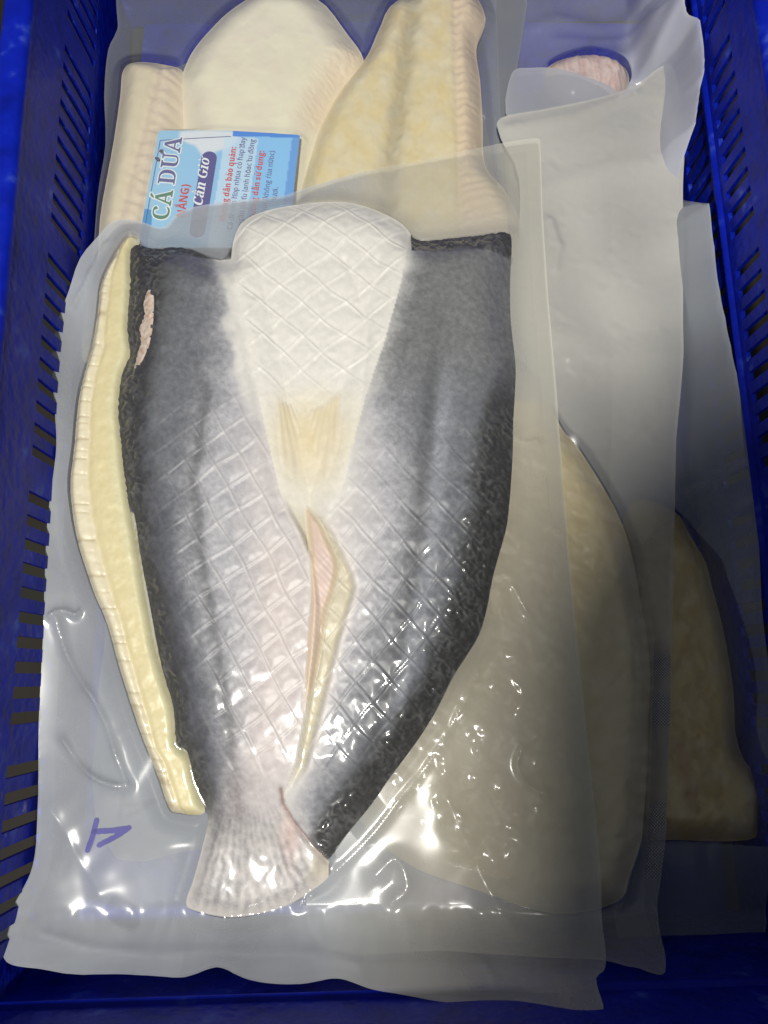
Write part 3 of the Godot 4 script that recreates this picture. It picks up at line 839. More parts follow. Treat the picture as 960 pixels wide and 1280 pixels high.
func build_label_pack():
	var base := -38.0
	var fl := field([-178.7, -412.1, -169.9, -417.2, -150.8, -414.6, -140.3, -409.6, -137.6, -390.7, -137.3, -366.1, -139.2, -345, -141.6, -306.7, -146, -255.7, -162.2, -201.6, -191.7, -201.6, -185.3, -255.7, -185.5, -283.7, -185.3, -306.7, -181.2, -354, -179.2, -390.7], 2.5, 24.0)
	var fm := field([-137.6, -390.7, -136.9, -405.8, -130.9, -425.5, -118.9, -444.2, -104.3, -461.2, -82.8, -474.4, -49.6, -469.1, -28.3, -440.3, -17.3, -421, -21.5, -408.3, -32.1, -395.7, -44.9, -366.1, -52, -330.1, -61.8, -306.7, -118.4, -306.7, -130.1, -351], 2.5, 24.0)
	var fr := field([-9.7, -422.3, -1.1, -444.8, 11, -467.8, 52.6, -481.1, 69, -455.9, 61.8, -429.9, 63.8, -403.3, 64.6, -372.2, 65.7, -336, 80.5, -312.5, 85.2, -272.4, 0, -261.2, -50.6, -266.8, -56.6, -303.8, -50, -336, -41.2, -366.1, -26.7, -397], 2.5, 24.0)
	fl.bias = 2.0
	fm.bias = 3.0
	fr.bias = 2.5
	fillet("fish_fillet", fl, base, 13.0, 16.0, func(x, z):
		var n := noise_a.get_noise_2d(x * 1.5, z * 1.5)
		var t := clampf((x - -157 + 0.16 * (z - -384.5)) / 8.0 + 0.5, 0.0, 1.0)
		var c := Color(0.84, 0.80, 0.69).lerp(Color(0.86, 0.805, 0.715), t).lightened(0.06 * n)
		return lin(c.r, c.g, c.b), 0.6, "narrow cream fillet strip beside the crate wall, reaching under the label card", func(x, z):
			var t := clampf((x - -157 + 0.16 * (z - -384.5)) / 8.0 + 0.5, 0.0, 1.0)
			return t * 0.45 * (0.8 + noise_a.get_noise_2d(x * 2.0, z * 2.0)) * sin((z - 0.5 * x) * 0.68 + 3.0 * noise_a.get_noise_2d(x, z)) - 2.0 * bell((x - -157 + 0.16 * (z - -384.5)), 4.0))
	fillet("fish_fillet", fm, base, 15.5, 24.0, func(x, z):
		var n := noise_a.get_noise_2d(x, z)
		var t := bell(along([-21.6, -415.9, -34.8, -397, -45, -372.2], x, z), 12.0)
		var c := Color(0.91, 0.895, 0.80).lerp(Color(0.895, 0.865, 0.785), 0.5 + n).lerp(Color(0.87, 0.77, 0.66), 0.5 * t)
		return lin(c.r, c.g, c.b), 0.5, "smooth white belly fillet above the blue label card", func(x, z): return 0.9 * bell(along([-21.6, -415.9, -34.8, -397, -45, -372.2], x, z), 12.0) * noise_c.get_noise_2d(x, z))
	fillet("fish_fillet", fr, base, 15.0, 16.0, func(x, z):
		var n := noise_a.get_noise_2d(x * 1.6, z * 1.1)
		var n2 := noise_c.get_noise_2d(x * 1.1, z * 0.22)
		var t := clampf((x - 47.2 - 0.02 * (z - -403.3)) / 5.0 + 0.5, 0.0, 1.0)
		var c := Color(0.86, 0.795, 0.605).lerp(Color(0.86, 0.82, 0.69), 0.5 + n).lightened(0.04 * n2)
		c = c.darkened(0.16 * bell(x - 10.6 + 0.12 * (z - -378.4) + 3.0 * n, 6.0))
		var arcs := sin(z * 0.42 + absf(x - 10.6 + 0.12 * (z - -378.4)) * 0.5 + 5.0 * n)
		c = c.lightened(0.03 * arcs)
		c = c.lerp(Color(0.86, 0.785, 0.67), t)
		return lin(c.r, c.g, c.b), 0.8, "yellow fillet with a ribbed pale edge beside the white fillet", func(x, z):
			var t := clampf((x - 47.2 - 0.02 * (z - -403.3)) / 5.0 + 0.5, 0.0, 1.0)
			return t * 0.42 * (0.8 + noise_a.get_noise_2d(x * 2.0, z * 2.0)) * sin(z * 0.95 + 0.3 * x + 3.0 * noise_a.get_noise_2d(x, z * 1.3)) - 3.6 * bell(x - 10.6 + 0.12 * (z - -378.4) + 3.0 * noise_a.get_noise_2d(x * 1.6, z * 1.1), 6.0) - 1.6 * bell(x - 49.3, 3.0) + 0.25 * noise_c.get_noise_2d(x * 1.0, z * 0.15))
	# the label card lies on the fillets, its text running away from the viewer
	var card := field([-148, -352.2, -99.7, -352.2, -55, -349.2, -57.8, -312.5, -60.7, -266.8, -155.3, -266.8, -154.1, -286.6], 2.0, 20.0, 1)
	var card_h := base + 17.7
	var o := [-154.1, -286.6, -148, -352.2]
	var up := (Vector2(o[2], o[3]) - Vector2(o[0], o[1])).normalized()        # the way the lines of text run
	var side := Vector2(-up.y, up.x)                                          # down the card, across the lines
	var from := Vector2(o[0], o[1])
	var root := thing("label_card", "light blue printed label card between the fillets", "label", Vector3(from.x + 40, card_h, from.y))
	var card_height := func(x: float, z: float) -> float:
		var q := Vector2(x, z) - from
		return card_h + 0.12 * sin(q.dot(side) * 0.08) - 0.3 * pow(clampf((q.dot(side) - 62.0) / 20.0, 0.0, 1.0), 2.0) + 0.12 * bell(q.dot(side) - 75.0, 2.0)
	var cloud := field([-133.8, -351.6, -96.6, -351.6, -97.3, -343.2, -102.3, -339, -110.5, -336, -113.4, -330.1, -118.7, -333.7, -123.3, -340.8, -129.7, -343.2], 2.0, 10.0, 2)
	part("card", sheet(card.box.grow(3), 0.7, card.at, card_height, func(x, z):
		var q := Vector2(x, z) - from
		var s := q.dot(side)
		var u := q.dot(up)
		var v: float = z - -351.6 - 0.02 * (x - -99.7)
		var c := Color(0.60, 0.79, 0.91).lerp(Color(0.54, 0.76, 0.93), clampf(s / 60.0, 0.0, 1.0))
		c = c.lerp(Color(0.86, 0.89, 0.92), smoothstep(-1.5, 1.5, cloud.at(x, z)))
		if s > 44.0 and s < 66.0 and v > 4.5: c = c.lerp(Color(0.78, 0.88, 0.95), 0.8)
		elif s > 66.0: c = Color(0.52, 0.77, 0.95)
		if s > 49.0 and v < 3.6: c = Color(0.20, 0.52, 0.88)
		if s > 88.0: c = Color(0.30, 0.55, 0.86).lerp(c, 0.35)
		if s < 6.0 and u < 8.0: c = Color(0.24, 0.58, 0.82)
		return lin(c.r, c.g, c.b)), painted(0.35), root)
	var put := func(s: float, u: float, lift: float) -> Transform3D:
		var p: Vector2 = from + side * s + up * u
		var h := card_height.call(p.x, p.y) as float
		return Transform3D(Basis(Vector3(up.x, 0, up.y), Vector3(-side.x, 0, -side.y), Vector3(0, 1, 0)), Vector3(p.x, h + lift, p.y) * MM)
	var serif := SystemFont.new()
	serif.font_names = PackedStringArray(["Droid Serif"])
	serif.font_weight = 700
	var sans := SystemFont.new()
	sans.font_names = PackedStringArray(["Droid Sans"])
	var sans_b := SystemFont.new()
	sans_b.font_names = PackedStringArray(["Droid Sans"])
	sans_b.font_weight = 700
	var write := func(words: String, font: Font, tall: float, c: Color, s: float, u: float, lift: float, lean: float, halo: float):
		var m := MeshInstance3D.new()
		m.name = "lettering"
		m.mesh = lettering(words, font, tall * MM, lean, halo * MM)
		m.material_override = mat(c, 0.5)
		root.add_child(m, true)
		var tr: Transform3D = put.call(s, u, lift)
		tr.origin -= root.position
		m.transform = tr
	var ws := Color(0.93, 0.95, 0.95)
	write.call("CÁ DỨA", serif, 15.5, ws, 20.4, 0.6, 0.12, 0.0, 0.75)
	write.call("CÁ", serif, 15.5, Color(0.30, 0.50, 0.42), 20.4, 0.6, 0.28, 0.0, 0.0)
	write.call("DỨA", serif, 15.5, Color(0.34, 0.36, 0.58), 20.4, 0.6 + 15.5 / 48.0 * serif.get_string_size("CÁ ", HORIZONTAL_ALIGNMENT_LEFT, -1, 48).x, 0.28, 0.0, 0.0)
	write.call("NẮNG)", sans_b, 7.4, Color(0.78, 0.22, 0.26), 28.3, 4.0, 0.2, 0.0, 0.0)
	for seg in [[2.3, -6.0, 2.3, 58.6], [2.3, 58.6, 48.0, 66.0]]:
		var ln := SurfaceTool.new()
		ln.begin(Mesh.PRIMITIVE_TRIANGLES)
		var across := Vector2(seg[1] - seg[3], seg[2] - seg[0]).normalized() * 0.26
		for k in 12:
			var p := Vector2(lerpf(seg[0], seg[2], k / 12.0), lerpf(seg[1], seg[3], k / 12.0))
			var q := Vector2(lerpf(seg[0], seg[2], (k + 1) / 12.0), lerpf(seg[1], seg[3], (k + 1) / 12.0))
			var corner := []
			for v in [p - across, q - across, q + across, p + across]: corner.append((put.call(v.x, v.y, 0.1) as Transform3D).origin)
			quad(ln, corner[0], corner[1], corner[2], corner[3])
		ln.generate_normals()
		var lm := mat(Color(0.25, 0.30, 0.52), 0.5)
		lm.cull_mode = BaseMaterial3D.CULL_DISABLED
		part("border_line", ln.commit(), lm, root)
	# the rounded purple plate behind the place name
	var pill := SurfaceTool.new()
	pill.begin(Mesh.PRIMITIVE_TRIANGLES)
	var ends := PackedVector2Array()
	for k in 17: ends.append(Vector2(36.0, 48.5) + Vector2(cos(PI * k / 16.0), sin(PI * k / 16.0)) * 5.0)
	for k in 17: ends.append(Vector2(36.0, -4.0) + Vector2(cos(PI + PI * k / 16.0), sin(PI + PI * k / 16.0)) * 5.0)
	var mid: Transform3D = put.call(36.0, 14.0, 0.2)
	for k in ends.size():
		for v in [Vector2(36.0, 14.0), ends[(k + 1) % ends.size()], ends[k]]:
			var tr: Transform3D = put.call(v.x, v.y, 0.14)
			pill.set_normal(Vector3.UP)
			pill.add_vertex(tr.origin)
	var pm := mat(Color(0.27, 0.25, 0.55), 0.5)
	pm.cull_mode = BaseMaterial3D.CULL_DISABLED
	part("name_plate", pill.commit(), pm, root)
	write.call("Cần Giờ", serif, 9.0, ws, 38.8, 12.0, 0.3, 0.28, 0.0)
	var red := Color(0.80, 0.25, 0.30)
	var blue := Color(0.30, 0.28, 0.56)
	write.call("Hướng dẫn bảo quản:", sans_b, 5.4, red, 54.0, 3.5, 0.2, 0.0, 0.0)
	write.call("Cá để vào hộp nhựa có nắp đậy", sans, 4.5, blue, 59.0, -1.5, 0.2, 0.0, 0.0)
	write.call("ngăn đá tủ lạnh hoặc tủ đông", sans, 4.5, blue, 65.2, 2.0, 0.2, 0.0, 0.0)
	write.call("Hướng dẫn sử dụng:", sans_b, 5.4, red, 72.5, 6.0, 0.2, 0.0, 0.0)
	write.call("phút (không rửa nước)", sans, 4.5, blue, 79.0, 10.0, 0.2, 0.0, 0.0)
	write.call("tươi.", sans, 4.5, blue, 84.5, 22.0, 0.2, 0.0, 0.0)

	# the bag round them
	var out := field([-178.9, -496.8, -186.3, -446.8, -191.9, -427.4, -191.8, -392.5, -187.6, -352.6, -188.9, -322.7, -188.4, -285, -190.2, -256.9, -195.5, -202.5, -185.4, -176.3, -39.4, -197.2, 81.5, -273.7, 86.2, -331.6, 88.4, -392.5, 92.2, -496.8, -44.8, -500.9], 3.0, 24.0, 3)
	var bag := thing("vacuum_bag", "bag with the blue label card, under the top bag", "vacuum bag", Vector3(-40, base, -330))
	var height := func(x: float, z: float) -> float:
		var h := base + 2.0 + film_noise(x, z)
		var a := maxf(maxf(13.0 * film_of(fl.at(x, z), 16.0), 15.5 * film_of(fm.at(x, z), 24.0)), 15.0 * film_of(fr.at(x, z), 16.0))
		h = maxf(h, base + a + 1.3 + 0.4 * film_noise(x, z))
		h = maxf(h, maxf(base + fillet_height(fl, x, z, 13.0, 16.0, 0.6) + 0.9, maxf(base + fillet_height(fm, x, z, 15.5, 24.0, 0.5) + 0.9, base + fillet_height(fr, x, z, 15.0, 16.0, 0.8) + 0.9)))
		h = lerpf(h, maxf(h, card_height.call(x, z) + 0.9), smoothstep(-6.0, 0.0, card.at(x, z)))
		return h
	var hold := func(x: float, z: float) -> float: return maxf(maxf(fl.at(x, z), fm.at(x, z)), maxf(fr.at(x, z), card.at(x, z))) - 0.4
	part("film", sheet(out.box.grow(6), 1.6, func(x, z): return minf(out.at(x, z), -hold.call(x, z)), height, func(x, z):
		var a := 0.38 + 0.14 * clampf((x - 64.6) / 12.0, 0.0, 1.0) + 0.12 * clampf((x - 77.6) / 2.0, 0.0, 1.0)
		return milk(a, out.at(x, z), x, z, Color(0.61, 0.63, 0.635))), film_material(0.12, 0.7), bag)
	part("clear_film", sheet(out.box.grow(6), 1.3, func(x, z): return minf(out.at(x, z), hold.call(x, z)), height, func(_x, _z): return Color.WHITE), clear_material(0.09, 0.14), bag)
	part("seal_strip", sheet(out.box.grow(6), 1.6, func(x, z): return minf(out.at(x, z) - 0.3, x - 79.2), func(x, z): return height.call(x, z) + 0.4, func(x, z): return milk(0.18, 9.0, x, z, Color(0.85, 0.85, 0.86))), embossed(), bag)

# Vietnamese letters as a base letter and the marks over, beside or under it
const MARKS := {"Ứ": "U+/", "Ộ": "O^.", "Ắ": "Au/", "ầ": "a^\\", "ờ": "o+\\", "ả": "a?", "ẫ": "a^~", "ạ": "a.", "ấ": "a^/", "ự": "u+.", "ử": "u+?", "ể": "e^?", "ộ": "o^.", "ắ": "au/", "ặ": "au.", "ậ": "a^.", "ư": "u+", "ơ": "o+", "ớ": "o+/", "ủ": "u?", "ụ": "u."}
func lettering(words: String, font: Font, tall: float, lean: float, halo: float) -> ArrayMesh:
	var plain := ""
	for k in words.length(): plain += MARKS[words[k]][0] if MARKS.has(words[k]) else words[k]
	var px := tall / 48.0
	var tm := TextMesh.new()
	tm.text = plain
	tm.font = font
	tm.font_size = 48
	tm.pixel_size = px
	tm.depth = 0.00012
	tm.horizontal_alignment = HORIZONTAL_ALIGNMENT_LEFT
	tm.vertical_alignment = VERTICAL_ALIGNMENT_BOTTOM
	var skew := Transform3D(Basis(Vector3.RIGHT, Vector3(lean, 1, 0), Vector3.BACK), Vector3.ZERO)
	var shifts := [Vector3.ZERO]
	if halo > 0.0:
		for k in 10: shifts.append(Vector3(cos(TAU * k / 10.0), sin(TAU * k / 10.0), 0) * halo)
	var st := SurfaceTool.new()
	st.begin(Mesh.PRIMITIVE_TRIANGLES)
	for v in shifts:
		var lift := Transform3D(Basis.IDENTITY, v + Vector3(0, 0, v.x * 0.02 + v.y * 0.013))
		st.append_from(tm, 0, lift * skew)
	var base := font.get_descent(48) * px
	var bars := SurfaceTool.new()
	bars.begin(Mesh.PRIMITIVE_TRIANGLES)
	bars.set_smooth_group(-1)
	var any := false
	for k in words.length():
		if not MARKS.has(words[k]): continue
		any = true
		var x0 := font.get_string_size(plain.substr(0, k), HORIZONTAL_ALIGNMENT_LEFT, -1, 48).x * px
		var wd := font.get_string_size(plain[k], HORIZONTAL_ALIGNMENT_LEFT, -1, 48).x * px
		var cap := 0.72 * tall if plain[k] == plain[k].to_upper() else 0.55 * tall
		var y := base + cap + 0.09 * tall
		var cx := x0 + wd * 0.5
		var e := tall * 0.09
		for mark in MARKS[words[k]].substr(1):
			var segs := []
			match mark:
				"^": segs = [[-1.6, -0.4, 0.0, 0.9], [0.0, 0.9, 1.6, -0.4]]
				"u": segs = [[-1.4, 0.8, -0.5, -0.2], [-0.5, -0.2, 0.5, -0.2], [0.5, -0.2, 1.4, 0.8]]
				"+": segs = [[wd / e * 0.38, -1.3, wd / e * 0.5 + 0.6, -0.6], [wd / e * 0.5 + 0.6, -0.6, wd / e * 0.5 + 0.5, 0.4]]
				"/": segs = [[-0.4, 0.1, 0.9, 1.5]]
				"\\": segs = [[-0.9, 1.5, 0.4, 0.1]]
				"?": segs = [[-0.5, 1.6, 0.5, 1.5], [0.5, 1.5, 0.0, 0.4]]
				"~": segs = [[-1.3, 0.5, -0.4, 1.1], [-0.4, 1.1, 0.4, 0.5], [0.4, 0.5, 1.3, 1.1]]
				".": segs = [[-0.35, -(cap / e) - 2.2, 0.35, -(cap / e) - 2.2]]
			for q in segs:
				var a := Vector2(cx + q[0] * e, y + q[1] * e)
				var b := Vector2(cx + q[2] * e, y + q[3] * e)
				for v in shifts:
					var mid := (a + b) * 0.5
					box_into(bars, skew * Transform3D(Basis(Vector3.BACK, (b - a).angle()), Vector3(mid.x + v.x, mid.y + v.y, 0.0)), Vector3(a.distance_to(b) + e * 0.5, e * 0.75, 0.00013))
			if mark in "^u": y += e * 1.1
	if any:
		bars.generate_normals()
		bars.index()
		st.append_from(bars.commit(), 0, Transform3D.IDENTITY)
	return st.commit()

var embossed_m: StandardMaterial3D
func embossed() -> StandardMaterial3D:            # the heat-sealed waffle along a bag's edge
	if embossed_m: return embossed_m
	embossed_m = film_material(0.16, 0.8)
	var im := Image.create(128, 128, false, Image.FORMAT_L8)
	for j in 128:
		for i in 128:
			var u := fposmod((i + j) / 16.0, 1.0) - 0.5
			var v := fposmod((i - j) / 16.0, 1.0) - 0.5
			var k := 1.0 - clampf((u * u + v * v) * 5.0, 0.0, 1.0)
			im.set_pixel(i, j, Color(k, k, k))
	var dots := Image.create(128, 128, false, Image.FORMAT_RGB8)
	for j in 128:
		for i in 128:
			var k := 0.45 + 0.55 * im.get_pixel(i, j).r
			dots.set_pixel(i, j, Color(k, k, k))
	embossed_m.albedo_texture = ImageTexture.create_from_image(dots)
	embossed_m.heightmap_enabled = true
	embossed_m.heightmap_texture = ImageTexture.create_from_image(im)
	embossed_m.heightmap_scale = 0.05
	embossed_m.uv1_scale = Vector3(7, 7, 7)
	return embossed_m

func build_grey_pack():
	var base := -36.0
	var f := field([-4.9, -202.5, 40, -229.3, 88.7, -197.2, 109.1, -152.7, 117.7, -141.6, 132.8, -114.8, 143.1, -91.6, 148.5, -67.9, 151, -44.7, 153.4, -22.1, 153.5, 0.1, 150.5, 21.8, 148.2, 47.2, 143.9, 76.1, 141.2, 89, 134.1, 104.9, 126.8, 117.8, 92.7, 123.7, 50.9, 112, 8.6, 96.2, -21.7, 63.8, -26.6, 21.8, 17.9, 4.5, 49.9, -22.1, 37.1, -67.9, 9.6, -135.6], 3.0, 24.0)
	var me_tone := func(x: float, z: float) -> Color:
		var n := noise_a.get_noise_2d(x * 1.2, z * 1.2)
		var t := clampf((14.0 - f.at(x, z)) / 10.0, 0.0, 1.0)
		var c := Color(0.83, 0.77, 0.60).lerp(Color(0.88, 0.83, 0.70), t).lerp(Color(0.78, 0.70, 0.48), 0.5 * n + 0.2).lightened(0.05 * noise_c.get_noise_2d(x, z))
		return lin(c.r, c.g, c.b)
	fillet("fish_fillet", f, base, 14.0, 18.0, me_tone, 1.6, "cream fillet half hidden below the top bag, showing beside its edge", func(_x, _z): return 0.0)
	var out := field([77, -364.9, 105.8, -371.6, 127.3, -377.1, 151.6, -383.3, 170.9, -393.2, 189, -407, 196.2, -403.3, 198.5, -360, 191.7, -272.4, 184.4, -191.1, 174.6, -95.9, 164.4, 0.1, 155.1, 83.8, 142, 135.7, 124.7, 138.7, 109.6, 137.2, 79.1, 137.1, 29.3, 136, -31.7, 135.7, -42.4, 103.7, -36.1, -22, -29, -165.2, 39.4, -206.9, 80.6, -255.7, 88, -318.3, 77.5, -348], 3.0, 24.0, 3)
	var bag := thing("vacuum_bag", "broad grey bag turned back side up along the top bag's edge", "vacuum bag", Vector3(90, base, -100))
	var lines := [[[107.3, -289.4, 111.6, -272.4, 108.8, -255.7], 3.0, 1.4], [[92.8, -309.6, 145.4, -327.2, 192.6, -333.1], 9.0, 1.6], [[84.2, -357, 126.7, -366.1, 170.3, -384.5], 5.0, 1.4], [[113.3, -206.9, 146.8, -191.1, 184.3, -201.6], 14.0, 2.0], [[139.3, 87.8, 133, 105.6, 127, 119.2], 2.0, 2.2]]
	var height := func(x: float, z: float) -> float:
		var h := base + 3.0 + film_noise(x, z) * 0.9 + 0.55 * noise_b.get_noise_2d(x * 1.6, z * 1.6) * clampf(noise_a.get_noise_2d(x * 0.6, z * 0.6 + 70.0) * 3.0, 0.0, 1.0) + 8.0 * clampf((-135 - z) / 60.0, 0.0, 1.0)
		var d := f.at(x, z)
		h = maxf(h, base + 14.0 * film_of(d, 18.0) + 1.0)
		h = maxf(h, base + fillet_height(f, x, z, 14.0, 18.0, 1.6) + 0.9)
		for r in lines:
			var k: float = r[1]
			h += r[2] * bell(along_near(r[0], x, z, k * 2.6), k)
		var up := near_lift(x, clampf((z - 115.0) / 31.0, 0.0, 1.2))
		return minf(h, -17.4) + up - 0.8 * clampf(up, 0.0, 1.0)
	var hold := func(x: float, z: float) -> float: return minf(f.at(x, z) - 0.5, z - -165.2)
	var tone := func(x: float, z: float) -> Color:
		var up := clampf((-86.4 - z) / 110.0, 0.0, 1.0)
		var a := lerpf(0.42, 0.86, up)
		return milk(a, out.at(x, z), x, z, Color(0.74, 0.735, 0.715))
	part("film", sheet(out.box.grow(6), 1.6, func(x, z): return minf(out.at(x, z), -hold.call(x, z)), height, tone), film_material(0.16, 0.6), bag)
	part("clear_film", sheet(out.box.grow(6), 1.5, func(x, z): return minf(out.at(x, z), hold.call(x, z)), height, func(_x, _z): return Color.WHITE), clear_material(0.13, 0.13), bag)
	part("seal_strip", sheet(out.box.grow(6), 1.6, func(x, z): return minf(out.at(x, z) - 0.3, x - curve([-30.9, 157, 0.1, 153.7, 42.8, 149.2, 83.8, 144.8, 157.1, 136.8], z)), func(x, z): return height.call(x, z) + 0.4, func(x, z):
		var k := clampf((z - -26.4) / 12.0, 0.0, 1.0)
		return milk((0.30 + 0.35 * smoothstep(0.0, 0.25, noise_s.get_noise_2d(x * 0.2, z * 1.6 + 40.0))) * k, 9.0, x, z, Color(0.95, 0.95, 0.95))), embossed(), bag)

func build_side_pack():
	var base := -52.0
	var f := field([156, -109.4, 181.7, -102.4, 189.6, -87.6, 197.8, -71, 200.3, -57.1, 204, -36.3, 206.5, -14, 207.6, 8.2, 206.4, 29.6, 209.4, 44.4, 214.9, 53, 218, 65.8, 214.5, 81.8, 208.4, 89.3, 168.5, 89.3, 142.3, 82.7, 137.4, 22.5, 143.6, -70], 3.0, 24.0)
	fillet("fish_fillet", f, base, 14.0, 16.0, func(x, z):
		var n := noise_a.get_noise_2d(x * 1.4, z * 1.4)
		var c := Color(0.84, 0.76, 0.56).lerp(Color(0.80, 0.70, 0.42), 0.5 + n).lerp(Color(0.66, 0.50, 0.36), 0.5 * bell(along([168.4, 35.7, 172.1, 57.3, 173.7, 70.1], x, z), 4.0))
		return lin(c.r, c.g, c.b), 0.9, "yellowish fillet beside the crate's slotted wall, beyond the waffled seal strip", func(x, z): return 0.5 * noise_c.get_noise_2d(x * 0.7, z * 0.7))
	var out := field([163.7, -399.6, 201.3, -393.3, 202.5, -344.8, 198.9, -304.2, 200, -287.2, 199.6, -266.5, 200.8, -248.3, 201.8, -228.3, 203.7, -208.1, 207.3, -168.3, 211.2, -133.1, 211.6, -92.4, 210.9, -55.5, 210.9, -21.4, 211.7, 21.2, 212.6, 62.7, 212, 103.7, 210.7, 141.5, 181.1, 144.2, 129.5, 142.6, 132.9, 22.5, 145.3, -171.2], 3.0, 24.0, 3)
	var bag := thing("vacuum_bag", "outermost clear bag bulging against the slotted wall, yellowish fillet inside", "vacuum bag", Vector3(180, base, -80))
	var height := func(x: float, z: float) -> float:
		var h := base + 6.0 + film_noise(x, z) * 1.3
		h += lerpf(44.0, 34.0, clampf((z + 250.0) / 300.0, 0.0, 1.0)) * pow(clampf(1.0 - out.at(x, z) / 34.0, 0.0, 1.0), 1.5) * smoothstep(-4.0, 8.0, x - 182.9) * clampf((z - -321.3) / 35.0, 0.0, 1.0) * clampf((125.9 - z) / 60.0, 0.0, 1.0)
		h += 2.0 * bell(along_near([186.8, -116.9, 200.6, -118.5, 218.1, -121.5], x, z, 12.0), 4.0) + 2.0 * bell(along_near([191.2, -94.5, 205.8, -95.5, 212.5, -99.4], x, z, 12.0), 3.0)
		h = maxf(h, base + 14.0 * film_of(f.at(x, z), 16.0) + 1.0)
		h = maxf(h, base + fillet_height(f, x, z, 14.0, 16.0, 0.9) + 1.4)
		return h
	var hold := func(x: float, z: float) -> float: return f.at(x, z) - 0.5
	part("film", sheet(out.box.grow(6), 1.6, func(x, z): return minf(out.at(x, z), -hold.call(x, z)), height, func(x, z):
		var a := lerpf(0.42, 0.75, clampf((-98.1 - z) / 120.0, 0.0, 1.0))
		return milk(a, out.at(x, z), x, z, Color(0.66, 0.68, 0.71))), film_material(0.12, 0.6), bag)
	part("clear_film", sheet(out.box.grow(6), 1.5, func(x, z): return minf(out.at(x, z), hold.call(x, z)), height, func(_x, _z): return Color.WHITE), clear_material(0.06, 0.16), bag)

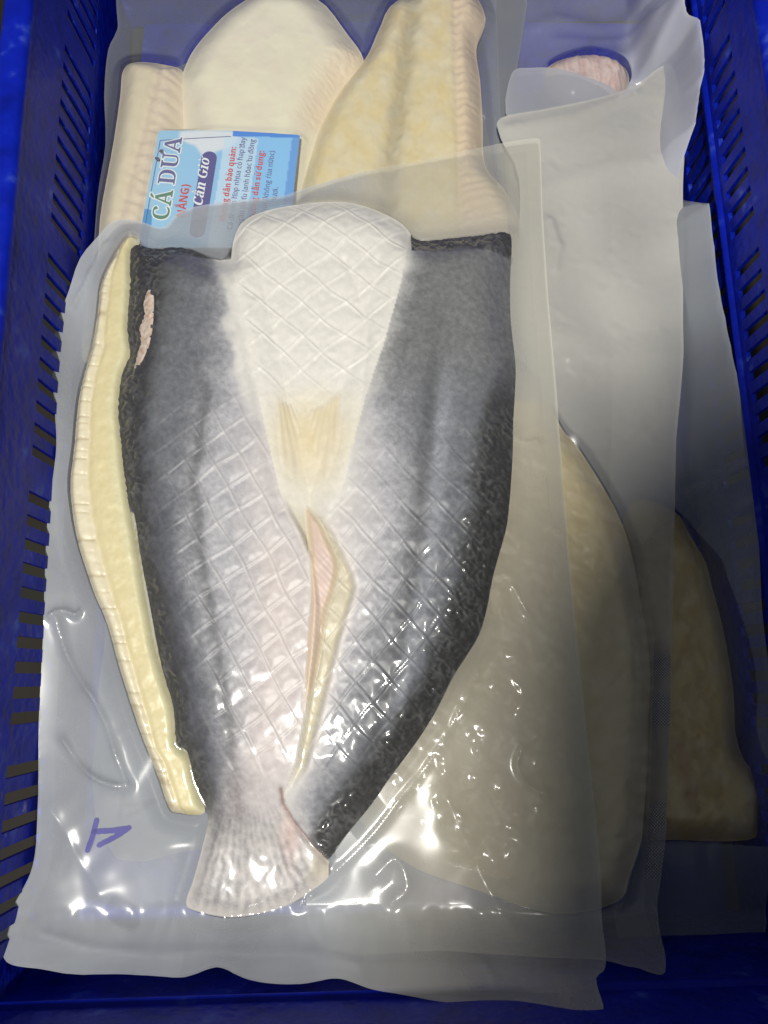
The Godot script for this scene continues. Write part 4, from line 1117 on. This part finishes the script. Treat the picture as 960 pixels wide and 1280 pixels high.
func build_far_pack():
	var base := -50.0
	var f := field([114.1, -420, 118.9, -427.8, 131.5, -433.7, 147.8, -435.7, 162.6, -431.7, 172, -423.9, 173.4, -412.2, 168.2, -400.6, 156.2, -392.9, 131.5, -392.9, 116.7, -403.2], 2.0, 20.0)
	fillet("fish_tail_piece", f, base, 14.0, 14.0, func(x, z):
		var n := noise_a.get_noise_2d(x * 2.4, z * 2.4)
		var c := Color(0.79, 0.71, 0.685).lerp(Color(0.75, 0.62, 0.60), clampf(0.3 + 1.2 * n, 0.0, 1.0)).lerp(Color(0.85, 0.76, 0.66), clampf((125 - x) / 8.0, 0.0, 1.0))
		c = c.lightened(0.16 * absf(sin(x * 0.9 + n * 3.0)))
		return lin(c.r, c.g, c.b), 1.2, "pink ribbed tail end peeking out beyond the broad grey bag", func(x, z): return 0.5 * sin(x * 0.9 + 3.0 * noise_a.get_noise_2d(x * 2.4, z * 2.4)))
	var out := field([68.9, -510.3, 196.3, -476.7, 193.9, -440.2, 195.9, -423.2, 201.9, -414.6, 203.5, -403.6, 203.3, -389.1, 200, -368.8, 195.6, -347.8, 192.2, -326.8, 192.9, -319.7, 190.7, -309.6, 177.7, -296, 148.7, -316.5, 63.9, -322.4], 2.5, 24.0, 3)
	var bag := thing("vacuum_bag", "crumpled bluish bag holding the pink tail piece, in the crate's far corner", "vacuum bag", Vector3(110, base, -330))
	var lines := [[[96.4, -448.9, 123.8, -459.6, 157.4, -455.6, 197.5, -466.4], 6.0, 1.6], [[88.1, -403.2, 116.2, -417.4, 145, -435.7, 172.3, -427.8, 184.5, -442.3], 5.0, 1.6], [[201.2, -455.6, 189.1, -429.1, 176.3, -406.4], 5.0, 5.0], [[205.8, -429.1, 198.7, -396.8, 200, -371.5], 4.0, 4.0], [[123, -442.3, 167.9, -444.9, 196.5, -452.9], 4.0, 1.0]]
	var height := func(x: float, z: float) -> float:
		var h := base + 7.0 + film_noise(x, z) * 1.6
		h += 46.0 * pow(clampf(1.0 - out.at(x, z) / 30.0, 0.0, 1.0), 1.5) * smoothstep(-4.0, 8.0, x - 176.5) * clampf((-308.2 - z) / 30.0, 0.0, 1.0)
		h = maxf(h, base + 14.0 * film_of(f.at(x, z), 14.0) + 1.2)
		h = maxf(h, base + fillet_height(f, x, z, 14.0, 14.0, 1.2) + 1.6)
		for r in lines:
			var k: float = r[1]
			h += r[2] * bell(along_near(r[0], x, z, k * 2.6), k)
		return h
	var hold := func(x: float, z: float) -> float: return f.at(x, z) - 0.5
	part("film", sheet(out.box.grow(6), 1.4, func(x, z): return minf(out.at(x, z), -hold.call(x, z)), height, func(x, z):
		var a := lerpf(0.34, 0.80, clampf((x - 164.9 + 0.4 * (z - -442.3)) / 22.0, 0.0, 1.0))
		return milk(a, out.at(x, z), x, z, Color(0.74, 0.75, 0.80))), film_material(0.18, 0.8), bag)
	part("clear_film", sheet(out.box.grow(6), 1.4, func(x, z): return minf(out.at(x, z), hold.call(x, z)), height, func(_x, _z): return Color.WHITE), clear_material(0.05, 0.15), bag)
	# the turned-over flap of the broad grey bag lies across the tail piece
	var flap := field([86.8, -403.7, 100.5, -408.7, 119.5, -407.5, 138.2, -401.1, 153.9, -393.6, 158.8, -384.8, 136.6, -374.2, 85.4, -364.9], 2.5, 16.0)
	var fb := thing("bag_flap", "flat grey flap of film covering the lower part of the pink tail piece", "bag flap", Vector3(100, base, -330))
	part("film", sheet(flap.box.grow(5), 1.4, flap.at, func(x, z): return -29.0 + 0.4 * film_noise(x, z), func(x, z): return milk(0.82, flap.at(x, z), x, z, Color(0.66, 0.67, 0.70))), film_material(0.3, 0.6), fb)

func build_bottom_pack():
	var out := field([-168, -436, -60, -446, 60, -440, 86, -330, 150, -300, 158, -120, 120, 60, 20, 96, -100, 98, -172, 90, -176, -100, -180, -300], 4.0, 24.0)
	var bag := thing("vacuum_bag", "lowest grey bag, flat on the crate floor below all the others", "vacuum bag", Vector3(0, -80, -170))
	part("film", sheet(out.box.grow(6), 3.0, out.at, func(x, z): return -72.0 + 8.0 * smoothstep(0.0, 30.0, out.at(x, z)) + 3.0 * film_noise(x, z), func(x, z): return milk(0.78, out.at(x, z), x, z, Color(0.50, 0.535, 0.585))), film_material(0.2, 0.6), bag)
